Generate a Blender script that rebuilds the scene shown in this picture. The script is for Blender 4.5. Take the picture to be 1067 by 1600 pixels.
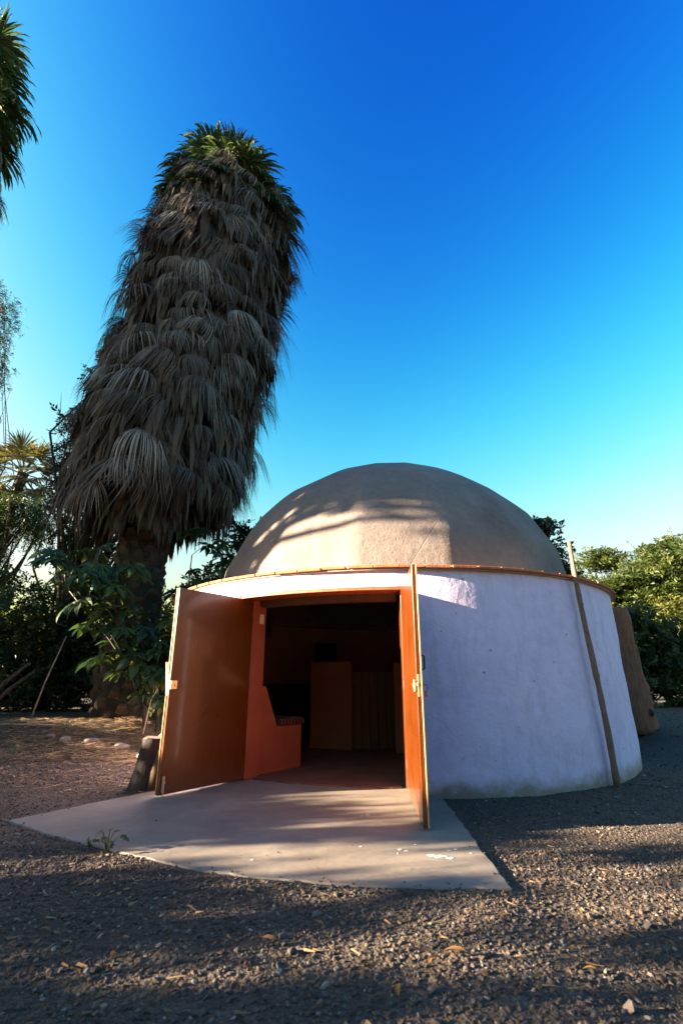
import bpy, math, random
import numpy as np
from mathutils import Vector, Matrix

for o in list(bpy.data.objects):
    bpy.data.objects.remove(o, do_unlink=True)
scene = bpy.context.scene
COL = scene.collection
random.seed(7)
rng = np.random.default_rng(7)
PI = math.pi

# ------------------------------------------------------------------ camera
CAM_H = 1.07
cam_d = bpy.data.cameras.new('camera')
cam_d.sensor_fit = 'VERTICAL'
cam_d.sensor_height = 36.0
cam_d.sensor_width = 24.0
cam_d.lens = 775.0 / 1600.0 * 36.0
cam_d.clip_start = 0.05
cam_d.clip_end = 2000.0
cam_d.dof.use_dof = True
cam_d.dof.focus_distance = 6.5
cam_d.dof.aperture_fstop = 2.4
cam = bpy.data.objects.new('camera', cam_d)
COL.objects.link(cam)
cam.location = (0, 0, CAM_H)
cam.rotation_euler = (math.radians(90 + 19.0), 0, 0)
scene.camera = cam

# ------------------------------------------------------------------ sky, sun, exposure
SUN_EL = math.radians(14.0)
SUN_AZ = math.radians(-100.5)                   # clockwise from +Y: low sun on the left, a little behind the camera
SUN_DIR = Vector((math.sin(SUN_AZ) * math.cos(SUN_EL), math.cos(SUN_AZ) * math.cos(SUN_EL), math.sin(SUN_EL)))
world = bpy.data.worlds.new('World')
scene.world = world
world.use_nodes = True
wn, wl = world.node_tree.nodes, world.node_tree.links
wn.clear()
sky = wn.new('ShaderNodeTexSky')
sky.sky_type = 'NISHITA'
sky.sun_disc = False
sky.sun_elevation = SUN_EL
sky.sun_rotation = SUN_AZ
sky.altitude = 300.0
sky.air_density = 1.8
sky.dust_density = 5.0
sky.ozone_density = 2.5
hsv = wn.new('ShaderNodeHueSaturation')
hsv.inputs['Saturation'].default_value = 1.30
hsv.inputs['Value'].default_value = 0.872
hsv.inputs['Hue'].default_value = 0.503
curve = wn.new('ShaderNodeGamma')                # deep, contrasty late-day blue
curve.inputs['Gamma'].default_value = 4.0
roll = 2.7                                        # soft shoulder: the brightest sky rolls off towards white
num = wn.new('ShaderNodeVectorMath'); num.operation = 'SCALE'; num.inputs['Scale'].default_value = roll
den = wn.new('ShaderNodeVectorMath'); den.operation = 'ADD'; den.inputs[1].default_value = (roll, roll, roll)
div = wn.new('ShaderNodeVectorMath'); div.operation = 'DIVIDE'
bg = wn.new('ShaderNodeBackground')
bg.inputs['Strength'].default_value = 0.05
wo = wn.new('ShaderNodeOutputWorld')
wl.new(sky.outputs[0], hsv.inputs['Color'])
wl.new(hsv.outputs[0], curve.inputs['Color'])
wl.new(curve.outputs[0], num.inputs[0])
wl.new(curve.outputs[0], den.inputs[0])
wl.new(num.outputs[0], div.inputs[0])
wl.new(den.outputs[0], div.inputs[1])
wl.new(div.outputs[0], bg.inputs['Color'])
wl.new(bg.outputs[0], wo.inputs['Surface'])

sun_d = bpy.data.lights.new('sun', 'SUN')
sun_d.energy = 5.0
sun_d.angle = math.radians(0.5)
sun_d.color = (1.0, 0.77, 0.52)
sun = bpy.data.objects.new('sun', sun_d)
COL.objects.link(sun)
sun.rotation_euler = SUN_DIR.to_track_quat('Z', 'Y').to_euler()

scene.view_settings.view_transform = 'Standard'
scene.view_settings.look = 'None'
scene.view_settings.exposure = 3.22
scene.view_settings.gamma = 1.0
scene.view_settings.use_curve_mapping = False

# ------------------------------------------------------------------ helpers: objects
def tag(o, label=None, cat=None, group=None, kind=None):
    if label: o['label'] = label
    if cat: o['category'] = cat
    if group: o['group'] = group
    if kind: o['kind'] = kind
    return o

def empty(name, loc=(0, 0, 0), rz=0.0):
    o = bpy.data.objects.new(name, None)
    o.empty_display_size = 0.2
    COL.objects.link(o)
    o.location = loc
    o.rotation_euler = (0, 0, rz)
    return o

def link_mesh(name, me, mat=None, parent=None, loc=None, rot=None, scale=None):
    o = bpy.data.objects.new(name, me)
    COL.objects.link(o)
    if mat is not None and len(me.materials) == 0:
        me.materials.append(mat)
    if parent is not None: o.parent = parent
    if loc is not None: o.location = loc
    if rot is not None: o.rotation_euler = rot
    if scale is not None: o.scale = scale
    return o

def np_mesh(name, V, F, smooth=False, rnd=None):
    """V Nx3 array, F MxK array (all faces the same size) or list of faces"""
    me = bpy.data.meshes.new(name)
    if isinstance(F, np.ndarray):
        V = np.ascontiguousarray(V, dtype=np.float32)
        m, k = F.shape
        me.vertices.add(len(V)); me.vertices.foreach_set('co', V.ravel())
        me.loops.add(m * k); me.loops.foreach_set('vertex_index', F.astype(np.int32).ravel())
        me.polygons.add(m)
        me.polygons.foreach_set('loop_start', np.arange(0, m * k, k, dtype=np.int32))
        try:
            me.polygons.foreach_set('loop_total', np.full(m, k, dtype=np.int32))
        except Exception:
            pass
        me.polygons.foreach_set('use_smooth', np.full(m, smooth, dtype=bool))
        me.update(calc_edges=True)
    else:
        me.from_pydata([tuple(map(float, v)) for v in V], [], [tuple(map(int, f)) for f in F])
        me.polygons.foreach_set('use_smooth', [smooth] * len(me.polygons))
        me.update()
    if rnd is not None:
        a = me.attributes.new('rnd', 'FLOAT', 'POINT')
        a.data.foreach_set('value', np.ascontiguousarray(rnd, dtype=np.float32))
    return me

class MB:
    """collects shapes for one mesh"""
    def __init__(self): self.v = []; self.f = []
    def add(self, V, F):
        b = len(self.v)
        self.v += [tuple(map(float, p)) for p in V]
        self.f += [tuple(b + int(i) for i in f) for f in F]
        return self
    def box(self, c, s, M=None, bev=0.0):
        cx, cy, cz = c; sx, sy, sz = s[0] / 2, s[1] / 2, s[2] / 2
        if bev <= 0:
            P = [(x * sx, y * sy, z * sz) for x in (-1, 1) for y in (-1, 1) for z in (-1, 1)]
            F = [(0, 1, 3, 2), (4, 6, 7, 5), (0, 4, 5, 1), (2, 3, 7, 6), (0, 2, 6, 4), (1, 5, 7, 3)]
        else:
            b = min(bev, sx * .9, sy * .9, sz * .9)
            P = []; idx = {}
            for x in (-1, 1):
                for y in (-1, 1):
                    for z in (-1, 1):
                        for ax in range(3):
                            q = [x * (sx - b), y * (sy - b), z * (sz - b)]
                            q[ax] = (x * sx, y * sy, z * sz)[ax]
                            idx[(x, y, z, ax)] = len(P); P.append(tuple(q))
            F = []
            for ax in range(3):
                o1, o2 = [a for a in range(3) if a != ax]
                for sg in (-1, 1):
                    q = []
                    for a, bb in ((-1, -1), (1, -1), (1, 1), (-1, 1)):
                        k = [0, 0, 0]; k[ax] = sg; k[o1] = a; k[o2] = bb
                        q.append(idx[(k[0], k[1], k[2], ax)])
                    flip = (sg < 0) != (ax == 1)
                    F.append(tuple(reversed(q)) if flip else tuple(q))
            for ax in range(3):
                o1, o2 = [a for a in range(3) if a != ax]
                for a in (-1, 1):
                    for bb in (-1, 1):
                        k0 = [0, 0, 0]; k1 = [0, 0, 0]
                        k0[ax] = -1; k1[ax] = 1
                        k0[o1] = k1[o1] = a; k0[o2] = k1[o2] = bb
                        F.append((idx[(*k0, o1)], idx[(*k1, o1)], idx[(*k1, o2)], idx[(*k0, o2)]))
            for x in (-1, 1):
                for y in (-1, 1):
                    for z in (-1, 1):
                        F.append((idx[(x, y, z, 0)], idx[(x, y, z, 1)], idx[(x, y, z, 2)]))
        P = [Vector(p) for p in P]
        if M is not None: P = [M @ p for p in P]
        P = [p + Vector((cx, cy, cz)) for p in P]
        return self.add(P, F)
    def tube(self, pts, rad, n=8, cap=True, jit=0.0):
        pts = [Vector(p) for p in pts]
        if not hasattr(rad, '__len__'): rad = [rad] * len(pts)
        V = []; F = []
        up = Vector((0.13, 0.21, 1)).normalized()
        prev = None
        for i, p in enumerate(pts):
            d = (pts[min(i + 1, len(pts) - 1)] - pts[max(i - 1, 0)]).normalized()
            if prev is None:
                a = d.cross(up)
                if a.length < .05: a = d.cross(Vector((1, 0, 0)))
            else:
                a = prev - d * prev.dot(d)
            a.normalize(); b = d.cross(a); prev = a
            for k in range(n):
                t = 2 * PI * k / n
                r = rad[i] * (1 + random.uniform(-jit, jit))
                V.append(p + (a * math.cos(t) + b * math.sin(t)) * r)
        for i in range(len(pts) - 1):
            for k in range(n):
                F.append((i * n + k, i * n + (k + 1) % n, (i + 1) * n + (k + 1) % n, (i + 1) * n + k))
        if cap:
            F.append(tuple(reversed(range(n)))); F.append(tuple(range((len(pts) - 1) * n, len(pts) * n)))
        return self.add(V, F)
    def prism(self, poly, z0, z1):
        n = len(poly)
        V = [(x, y, z0) for x, y in poly] + [(x, y, z1) for x, y in poly]
        F = [tuple(reversed(range(n))), tuple(range(n, 2 * n))] + [(i, (i + 1) % n, n + (i + 1) % n, n + i) for i in range(n)]
        return self.add(V, F)
    def build(self, name, mat=None, parent=None, smooth=False, **kw):
        me = np_mesh(name, self.v, self.f, smooth)
        import bmesh
        bm = bmesh.new(); bm.from_mesh(me)
        bmesh.ops.recalc_face_normals(bm, faces=bm.faces)
        bm.to_mesh(me); bm.free()
        return link_mesh(name, me, mat, parent, **kw)

def sstep(a, b, x):
    t = np.clip((x - a) / (b - a), 0, 1)
    return t * t * (3 - 2 * t)

# ------------------------------------------------------------------ helpers: materials
MATS = {}
class NT:
    def __init__(self, name):
        self.m = bpy.data.materials.new(name); self.m.use_nodes = True
        self.n = self.m.node_tree.nodes; self.l = self.m.node_tree.links
        self.n.clear()
        self.out = self.n.new('ShaderNodeOutputMaterial')
        self.b = self.n.new('ShaderNodeBsdfPrincipled')
        self.l.new(self.b.outputs[0], self.out.inputs['Surface'])
        tc = self.n.new('ShaderNodeTexCoord'); self.obj = tc.outputs['Object']
        MATS[name] = self.m
    def set(self, **kw):
        for k, v in kw.items():
            self.b.inputs[k.replace('_', ' ')].default_value = v
    def link(self, a, b): self.l.new(a, b)
    def mapping(self, scale=(1, 1, 1), rot=(0, 0, 0), vec=None):
        mp = self.n.new('ShaderNodeMapping')
        mp.inputs['Scale'].default_value = scale; mp.inputs['Rotation'].default_value = rot
        self.link(vec or self.obj, mp.inputs['Vector']); return mp.outputs[0]
    def noise(self, scale, detail=6, rough=.55, vec=None, dist=0.0):
        t = self.n.new('ShaderNodeTexNoise')
        t.inputs['Scale'].default_value = scale; t.inputs['Detail'].default_value = detail
        t.inputs['Roughness'].default_value = rough; t.inputs['Distortion'].default_value = dist
        self.link(vec or self.obj, t.inputs['Vector']); return t.outputs[0]
    def voro(self, scale, feature='F1', vec=None, out='Distance', rand=1.0):
        t = self.n.new('ShaderNodeTexVoronoi'); t.feature = feature
        t.inputs['Scale'].default_value = scale; t.inputs['Randomness'].default_value = rand
        self.link(vec or self.obj, t.inputs['Vector']); return t.outputs[out]
    def ramp(self, fac, stops, interp='LINEAR'):
        r = self.n.new('ShaderNodeValToRGB'); r.color_ramp.interpolation = interp
        el = r.color_ramp.elements
        while len(el) < len(stops): el.new(0.5)
        for e, (p, c) in zip(el, stops):
            e.position = p
            e.color = (c, c, c, 1) if not hasattr(c, '__len__') else (*c, 1)
        self.link(fac, r.inputs[0]); return r.outputs[0]
    def mix(self, fac, a, b, blend='MIX'):
        m = self.n.new('ShaderNodeMix'); m.data_type = 'RGBA'; m.blend_type = blend
        for s, v in ((m.inputs[0], fac), (m.inputs[6], a), (m.inputs[7], b)):
            if hasattr(v, 'is_linked'): self.link(v, s)
            elif hasattr(v, '__len__'): s.default_value = (*v, 1)
            else: s.default_value = v
        return m.outputs[2]
    def math(self, op, a, b=0.0):
        m = self.n.new('ShaderNodeMath'); m.operation = op
        for s, v in ((m.inputs[0], a), (m.inputs[1], b)):
            if hasattr(v, 'is_linked'): self.link(v, s)
            else: s.default_value = v
        return m.outputs[0]
    def sep(self, vec=None):
        s = self.n.new('ShaderNodeSeparateXYZ'); self.link(vec or self.obj, s.inputs[0]); return s.outputs
    def bump(self, h, strength=.3, dist=.02, prev=None):
        b = self.n.new('ShaderNodeBump')
        b.inputs['Strength'].default_value = strength; b.inputs['Distance'].default_value = dist
        self.link(h, b.inputs['Height'])
        if prev is not None: self.link(prev, b.inputs['Normal'])
        return b.outputs[0]
    def attr(self, name='rnd'):
        a = self.n.new('ShaderNodeAttribute'); a.attribute_name = name; return a.outputs['Fac']
    def orand(self):
        return self.n.new('ShaderNodeObjectInfo').outputs['Random']
    def color(self, c):
        if hasattr(c, 'is_linked'): self.link(c, self.b.inputs['Base Color'])
        else: self.b.inputs['Base Color'].default_value = (*c, 1)
    def normal(self, nrm): self.link(nrm, self.b.inputs['Normal'])

def simple(name, c1, c2=None, scale=8, rough=.7, bump=.2, bscale=30, bdist=.01, stretch=(1, 1, 1), metallic=0.0, **kw):
    t = NT(name); v = t.mapping(stretch)
    if c2 is None: t.color(c1)
    else: t.color(t.ramp(t.noise(scale, vec=v), [(.3, c1), (.7, c2)]))
    t.set(Roughness=rough, Metallic=metallic, **kw)
    if bump > 0: t.normal(t.bump(t.noise(bscale, vec=v), bump, bdist))
    return t.m

def leaf_mat(name, stops, trans=.35, rough=.5, use_obj=False, tcol=None, spec=.4):
    t = NT(name)
    fac = t.orand() if use_obj else t.attr()
    col = t.ramp(fac, stops)
    t.color(col); t.set(Roughness=rough); t.b.inputs['Specular IOR Level'].default_value = spec
    tr = t.n.new('ShaderNodeBsdfTranslucent')
    if tcol is not None:
        t.link(t.mix(.6, col, tcol), tr.inputs[0])
    else:
        t.link(col, tr.inputs[0])
    mx = t.n.new('ShaderNodeMixShader'); mx.inputs[0].default_value = trans
    t.link(t.b.outputs[0], mx.inputs[1]); t.link(tr.outputs[0], mx.inputs[2])
    t.link(mx.outputs[0], t.out.inputs['Surface'])
    return t.m

# white limewashed wall
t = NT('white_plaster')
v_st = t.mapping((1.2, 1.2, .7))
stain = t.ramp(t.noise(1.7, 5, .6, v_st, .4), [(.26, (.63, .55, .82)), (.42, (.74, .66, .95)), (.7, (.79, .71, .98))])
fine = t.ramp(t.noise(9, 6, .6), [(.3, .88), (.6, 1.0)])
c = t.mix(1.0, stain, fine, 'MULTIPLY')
z = t.sep()[2]
edge = t.math('ADD', z, t.math('MULTIPLY', t.math('SUBTRACT', t.noise(5, 6, .65), .5), .34))
dirt = t.ramp(edge, [(.03, 1.0), (.10, .55), (.19, 0.0)])
c = t.mix(dirt, c, (.33, .26, .21))
wob = t.n.new('ShaderNodeVectorMath'); wob.operation = 'MULTIPLY_ADD'
t.link(t.n.new('ShaderNodeTexNoise').outputs[1], wob.inputs[0]); wob.inputs[1].default_value = (.10, .10, .10); t.link(t.obj, wob.inputs[2])
wob.inputs[0].links[0].from_node.inputs['Scale'].default_value = 22
nk = t.math('ADD', t.voro(7.0, vec=wob.outputs[0]), t.math('MULTIPLY', t.sep(t.voro(7.0, vec=wob.outputs[0], out='Color'))[0], .13))
spots = t.ramp(nk, [(.095, .75), (.135, 0.0)])
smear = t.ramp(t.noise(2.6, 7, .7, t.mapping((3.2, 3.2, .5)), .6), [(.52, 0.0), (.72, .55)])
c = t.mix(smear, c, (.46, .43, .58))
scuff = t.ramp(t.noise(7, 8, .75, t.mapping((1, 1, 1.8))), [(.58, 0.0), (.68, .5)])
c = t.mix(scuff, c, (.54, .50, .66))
c = t.mix(spots, c, (.09, .07, .06))
# rain streaks below the tile rim
drip = t.math('MULTIPLY', t.ramp(t.noise(3.1, 7, .7, t.mapping((2.0, 2.0, .22)), .5), [(.50, 0.0), (.70, 1.0)]), t.ramp(t.math('MULTIPLY', z, .4), [(.50, 0.0), (.92, .32)]))
c = t.mix(drip, c, (.40, .35, .40))
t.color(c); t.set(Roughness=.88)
h1 = t.noise(3.5, 4, .5); h2 = t.noise(26, 5, .6)
crack = t.ramp(t.voro(1.3, 'DISTANCE_TO_EDGE', t.mapping((1, 1, .6))), [(0, 0.0), (.006, 1.0)])
pits = t.ramp(t.voro(22), [(.05, 0.0), (.16, 1.0)])
pm = t.math('MAXIMUM', pits, t.ramp(t.noise(1.2, 3), [(.5, 1.0), (.62, .0)]))
n1 = t.bump(h1, .35, .05); n1 = t.bump(h2, .32, .012, n1); n1 = t.bump(pm, .6, .010, n1); n1 = t.bump(crack, .25, .006, n1)
t.normal(n1)

# brown cement of the dome
t = NT('dome_cement')
a1 = t.ramp(t.noise(1.4, 7, .62, dist=.3), [(.28, (0.152, 0.126, 0.117)), (.5, (0.198, 0.166, 0.155)), (.72, (0.243, 0.210, 0.197))])
a2 = t.ramp(t.noise(14, 5, .6), [(.3, .82), (.65, 1.0)])
wash = t.ramp(t.noise(.9, 4, .6, t.mapping((1.8, 1.8, .5))), [(.55, 0.0), (.75, .45)])
c = t.mix(1.0, a1, a2, 'MULTIPLY'); c = t.mix(wash, c, (.30, .26, .235))
t.color(c); t.set(Roughness=.92)
sk = t.ramp(t.voro(9, vec=t.mapping((1, 1, .35))), [(.03, 0.0), (.10, 1.0)])
skm = t.math('MAXIMUM', sk, t.ramp(t.noise(2.2, 3), [(.42, 1.0), (.55, 0.0)]))
trow = t.noise(4.5, 6, .65, t.mapping((1.1, 1.1, 3.2), (0, .25, 0)), 1.2)
hc = t.ramp(t.voro(1.1, 'DISTANCE_TO_EDGE', t.mapping((1, 1, .7))), [(0, 0.0), (.010, 1.0)])
n1 = t.bump(t.noise(5, 5, .6), .28, .05); n1 = t.bump(trow, .35, .025, n1); n1 = t.bump(t.math('MAXIMUM', hc, t.ramp(t.noise(1.7, 4), [(.46, 1.0), (.56, 0.0)])), .35, .008, n1); n1 = t.bump(t.noise(38, 5, .6), .35, .012, n1); n1 = t.bump(skm, .6, .012, n1)
t.normal(n1)

# varnished door wood
t = NT('varnished_wood')
g = t.noise(7, 6, .6, t.mapping((9, 9, .5)), 1.2)
g2 = t.noise(60, 3, .6, t.mapping((6, 6, .12)))
c = t.ramp(g, [(.25, (.085, .019, .0022)), (.5, (.12, .028, .003)), (.75, (.165, .042, .0045))])
c = t.mix(.42, c, t.ramp(g2, [(.35, .40), (.65, 1.0)]), 'MULTIPLY')
lowd = t.math('ADD', t.sep()[2], t.math('MULTIPLY', t.math('SUBTRACT', t.noise(6, 5, .6), .5), .5))
c = t.mix(t.ramp(lowd, [(.06, .55), (.24, 0.0)]), c, (.10, .065, .045))
scr = t.ramp(t.noise(11, 7, .75, t.mapping((1, 1, .6))), [(.64, 0.0), (.72, .5)])
c = t.mix(scr, c, (.10, .03, .006))
t.color(c); t.link(t.ramp(t.noise(2.2, 6, .65), [(.3, .22), (.7, .48)]), t.b.inputs['Roughness'])
t.b.inputs['Coat Weight'].default_value = .3
t.b.inputs['Specular IOR Level'].default_value = .3
t.b.inputs['Coat Roughness'].default_value = .09
t.normal(t.bump(t.noise(2.5, 3, .5, t.mapping((2, 2, .8))), .12, .02, t.bump(g2, .05, .002)))

simple('edge_wood', (.52, .30, .11), (.66, .42, .18), 20, .45, .1, 60, .002, (4, 4, .4))
simple('frame_paint', (.34, .075, .028), (.45, .115, .045), 5, .6, .25, 25, .006)
# terracotta paint inside, worn
simple('terracotta_paint', (.26, .062, .030), (.34, .092, .045), 3, .75, .3, 18, .008)
simple('interior_plaster', (.30, .17, .11), (.38, .23, .15), 2, .9, .3, 14, .01)
simple('dado_paint', (.018, .014, .013), (.03, .022, .02), 3, .8, .2, 14, .01)
simple('red_floor', (.11, .045, .03), (.18, .08, .055), 3, .65, .25, 20, .006)
simple('dark_panel_wood', (.085, .034, .017), (.13, .055, .028), 6, .6, .15, 40, .004, (5, 5, .4))
simple('pink_panel', (.24, .095, .06), (.30, .125, .08), 2, .8, .2, 14, .006)
simple('clay_tile', (.40, .125, .05), (.56, .20, .085), 9, .85, .45, 40, .008)
simple('mortar', (.34, .27, .21), (.44, .36, .29), 12, .95, .5, 40, .01)
simple('brass', (.62, .47, .22), (.72, .58, .32), 14, .32, 0, metallic=.9)
simple('steel', (.42, .40, .38), (.58, .56, .52), 30, .42, .1, 60, .002, metallic=.85)
simple('dark_metal', (.07, .045, .03), None, rough=.6, bump=0)
simple('black_plastic', (.012, .012, .013), None, rough=.5, bump=0)
simple('screen_black', (.004, .004, .004), None, rough=.8, bump=0)
simple('white_plastic', (.70, .62, .52), None, rough=.5, bump=0)
simple('pole_wood', (.14, .095, .07), (.26, .185, .135), 16, .8, .5, 50, .01, (5, 5, .6))
simple('old_wood', (.15, .065, .038), (.30, .14, .08), 9, .85, .8, 22, .03, (4, 4, .6))
simple('stump_bark', (.022, .020, .020), (.045, .038, .035), 12, .9, .8, 26, .02, (2, 2, .5))
simple('stump_cut', (.11, .085, .07), (.16, .12, .10), 14, .85, .4, 30, .006)
simple('split_wood', (.07, .04, .016), (.10, .06, .025), 10, .8, .3, 30, .006, (3, 3, .3))
simple('bark', (.045, .034, .026), (.10, .075, .055), 10, .95, .9, 18, .03, (2, 2, .5))
simple('palm_trunk', (.022, .015, .011), (.05, .034, .023), 9, .95, .8, 22, .03)
simple('palm_boot', (.045, .027, .017), (.10, .06, .036), 9, .9, .7, 30, .015)
simple('stick', (.30, .22, .15), (.46, .36, .26), 18, .85, .3, 60, .003)
simple('castor_stem', (.025, .028, .014), (.045, .04, .022), 12, .6, .2, 40, .004)
simple('field_stone', (.11, .10, .095), (.20, .175, .155), 5, .9, .6, 14, .02)
simple('paint_white', (.52, .50, .52), None, rough=.6, bump=0)
simple('pink_bead', (.55, .28, .30), None, rough=.4, bump=0)

t = NT('cushion_cloth')
w = t.n.new('ShaderNodeTexWave'); w.inputs['Scale'].default_value = 9; w.inputs['Distortion'].default_value = 3
t.link(t.obj, w.inputs['Vector'])
t.color(t.ramp(w.outputs[0], [(.2, (.015, .006, .006)), (.5, (.10, .015, .01)), (.8, (.12, .06, .04))])); t.set(Roughness=.95)

# smooth dusty concrete
t = NT('slab_concrete')
c = t.ramp(t.noise(1.6, 7, .6, dist=.3), [(.3, (0.180, 0.153, 0.130)), (.55, (0.239, 0.211, 0.180)), (.75, (0.293, 0.259, 0.223))])
c = t.mix(1.0, c, t.ramp(t.noise(24, 5, .65), [(.3, .84), (.65, 1.0)]), 'MULTIPLY')
dk = t.ramp(t.voro(6.5), [(.02, 1.0), (.035, 0.0)])
c = t.mix(t.math('MULTIPLY', dk, .8), c, (.10, .08, .065))
lt = t.ramp(t.voro(9.3), [(.012, 1.0), (.022, 0.0)])
c = t.mix(t.math('MULTIPLY', lt, .7), c, (.62, .60, .58))
t.color(c)
t.link(t.ramp(t.noise(3, 5), [(.3, .62), (.7, .85)]), t.b.inputs['Roughness'])
hair = t.ramp(t.voro(.62, 'DISTANCE_TO_EDGE', t.mapping((1, 1, 0))), [(0, 1.0), (.004, 0.0)])
c = t.mix(t.math('MULTIPLY', hair, .16), c, (.07, .055, .045))
damp = t.ramp(t.noise(.8, 6, .7), [(.5, 0.0), (.68, .45)])
c = t.mix(damp, c, (.15, .115, .095))
t.color(c)
t.normal(t.bump(t.noise(2.5, 5, .55), .25, .03, t.bump(t.noise(70, 4), .12, .003)))

# gravelly earth under the loose stones
t = NT('gravel_ground')
vc = t.voro(38, out='Color'); vc2 = t.voro(85, out='Color')
s1 = t.ramp(t.sep(vc)[0], [(.0, (0.029, 0.022, 0.019)), (.35, (0.057, 0.043, 0.035)), (.65, (0.087, 0.065, 0.047)), (.85, (0.067, 0.061, 0.064)), (1, (0.141, 0.113, 0.090))])
s2 = t.ramp(t.sep(vc2)[1], [(.0, (0.034, 0.025, 0.020)), (.5, (0.067, 0.049, 0.035)), (1, (0.109, 0.083, 0.064))])
c = t.mix(t.ramp(t.noise(11, 4), [(.4, 0.0), (.6, 1.0)]), s1, s2)
soil = t.ramp(t.noise(1.1, 6, .6), [(.42, 0.0), (.62, .75)])
c = t.mix(soil, c, t.ramp(t.noise(40, 5), [(.3, (0.046, 0.031, 0.020)), (.7, (0.084, 0.057, 0.037))]))
t.color(c); t.set(Roughness=.95)
n1 = t.bump(t.math('SUBTRACT', 1.0, t.voro(38)), .9, .02); n1 = t.bump(t.math('SUBTRACT', 1.0, t.voro(85)), .7, .010, n1)
n1 = t.bump(t.noise(6, 5), .5, .05, n1)
t.normal(n1)

t = NT('pebble')
t.color(t.ramp(t.attr(), [(0, (0.029, 0.022, 0.019)), (.22, (0.053, 0.044, 0.043)), (.45, (0.079, 0.058, 0.043)), (.65, (0.109, 0.076, 0.050)), (.8, (0.065, 0.063, 0.070)), (.93, (0.159, 0.121, 0.090)), (1, (0.300, 0.259, 0.231))]))
t.set(Roughness=.85); t.normal(t.bump(t.noise(120, 3), .3, .004))

t = NT('straw')
t.color(t.ramp(t.attr(), [(0, (0.096, 0.054, 0.024)), (.5, (0.192, 0.120, 0.054)), (1, (0.288, 0.204, 0.102))])); t.set(Roughness=.8)
leaf_mat('dry_leaf', [(0, (.22, .12, .035)), (.5, (.30, .17, .05)), (1, (.17, .085, .03))], .25, .6, True)
# dead fronds: weathered grey-brown, each leaflet a bit different
t = NT('dead_frond')
oc = t.ramp(t.orand(), [(0, (0.065, 0.046, 0.037)), (.4, (0.143, 0.112, 0.095)), (.8, (0.221, 0.182, 0.162)), (1, (0.325, 0.279, 0.253))])
lc = t.ramp(t.attr(), [(0, .45), (.5, .95), (1, 1.35)])
t.color(t.mix(1.0, oc, lc, 'MULTIPLY')); t.set(Roughness=.7)
leaf_mat('thatch', [(0, (.05, .036, .027)), (1, (.12, .09, .068))], .1, .8)
leaf_mat('green_frond', [(0, (.028, .055, .014)), (.5, (.055, .10, .024)), (1, (.15, .17, .05))], .32, .42)
leaf_mat('yellow_frond', [(0, (.07, .085, .02)), (.6, (.14, .13, .035)), (1, (.20, .15, .06))], .35, .5)
leaf_mat('leaf_dark', [(0, (.016, .026, .012)), (.6, (.032, .05, .02)), (1, (.06, .08, .03))], .3, .45)
leaf_mat('leaf_mid', [(0, (.022, .042, .014)), (.6, (.05, .085, .024)), (1, (.10, .13, .035))], .35, .45)
leaf_mat('leaf_bright', [(0, (.03, .055, .012)), (.5, (.055, .085, .018)), (1, (.10, .125, .03))], .4, .45)
leaf_mat('leaf_yellow', [(0, (.06, .085, .016)), (.5, (.10, .12, .025)), (1, (.16, .16, .04))], .4, .5)
leaf_mat('leaf_wispy', [(0, (.018, .030, .022)), (.6, (.035, .052, .036)), (1, (.06, .078, .05))], .35, .5)
leaf_mat('leaf_castor', [(0, (.014, .040, .016)), (.55, (.030, .072, .022)), (.85, (.06, .11, .022)), (1, (.20, .18, .025))], .35, .38, True)

# ------------------------------------------------------------------ ground, slab
CX, CY, RW = 0.82, 9.12, 3.62                    # centre and outer radius of the round wall
DCX = 0.90
def ground_z(x, y):
    x = np.asarray(x, float); y = np.asarray(y, float)
    d = np.hypot(x - CX, y - CY)
    rise = .48 * sstep(6.2, 11.0, y) * sstep(3.72, 4.7, d)
    b = .010 * np.sin(3.1 * x + 1.3 * y) * np.sin(2.3 * y - .7 * x + 1) + .006 * np.sin(7.7 * x + 2) * np.sin(6.9 * y)
    bank = .10 * np.exp(-((y - 9.0 - .25 * (x + 5)) / .5) ** 2) * sstep(-2.4, -3.6, x) * (1 + .5 * np.sin(2.1 * x))
    near = sstep(60, 30, np.hypot(x, y))
    nb_ = sstep(2.6, 1.2, np.abs(y - 4.9)) * sstep(3.2, 1.4, np.abs(x + .8))
    return rise + .026 * sstep(1.1, .7, x) * sstep(7.5, 6.5, y) * near + (b * (1 - .85 * nb_) + bank) * near

def axis(knots):
    out = []
    for (a, b, st) in knots: out += list(np.arange(a, b - 1e-6, st))
    out.append(knots[-1][1]); return np.array(out)
gx = axis([(-600, -60, 60), (-60, -12, 4), (-12, -5, .35), (-5, 6, .075), (6, 14, .35), (14, 60, 4), (60, 600, 60)])
gy = axis([(-600, -60, 60), (-60, -6, 4), (-6, 1, .5), (1, 11, .075), (11, 20, .4), (20, 60, 4), (60, 900, 60)])
X, Y = np.meshgrid(gx, gy)
Z = ground_z(X, Y)
nx, ny = len(gx), len(gy)
ii, jj = np.meshgrid(np.arange(nx - 1), np.arange(ny - 1))
i0 = (jj * nx + ii).ravel()
ground = link_mesh('ground', np_mesh('ground', np.c_[X.ravel(), Y.ravel(), Z.ravel()], np.c_[i0, i0 + 1, i0 + nx + 1, i0 + nx], True), MATS['gravel_ground'])
tag(ground, 'grey brown gravel and bare earth of the yard', 'ground', kind='structure')

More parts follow.
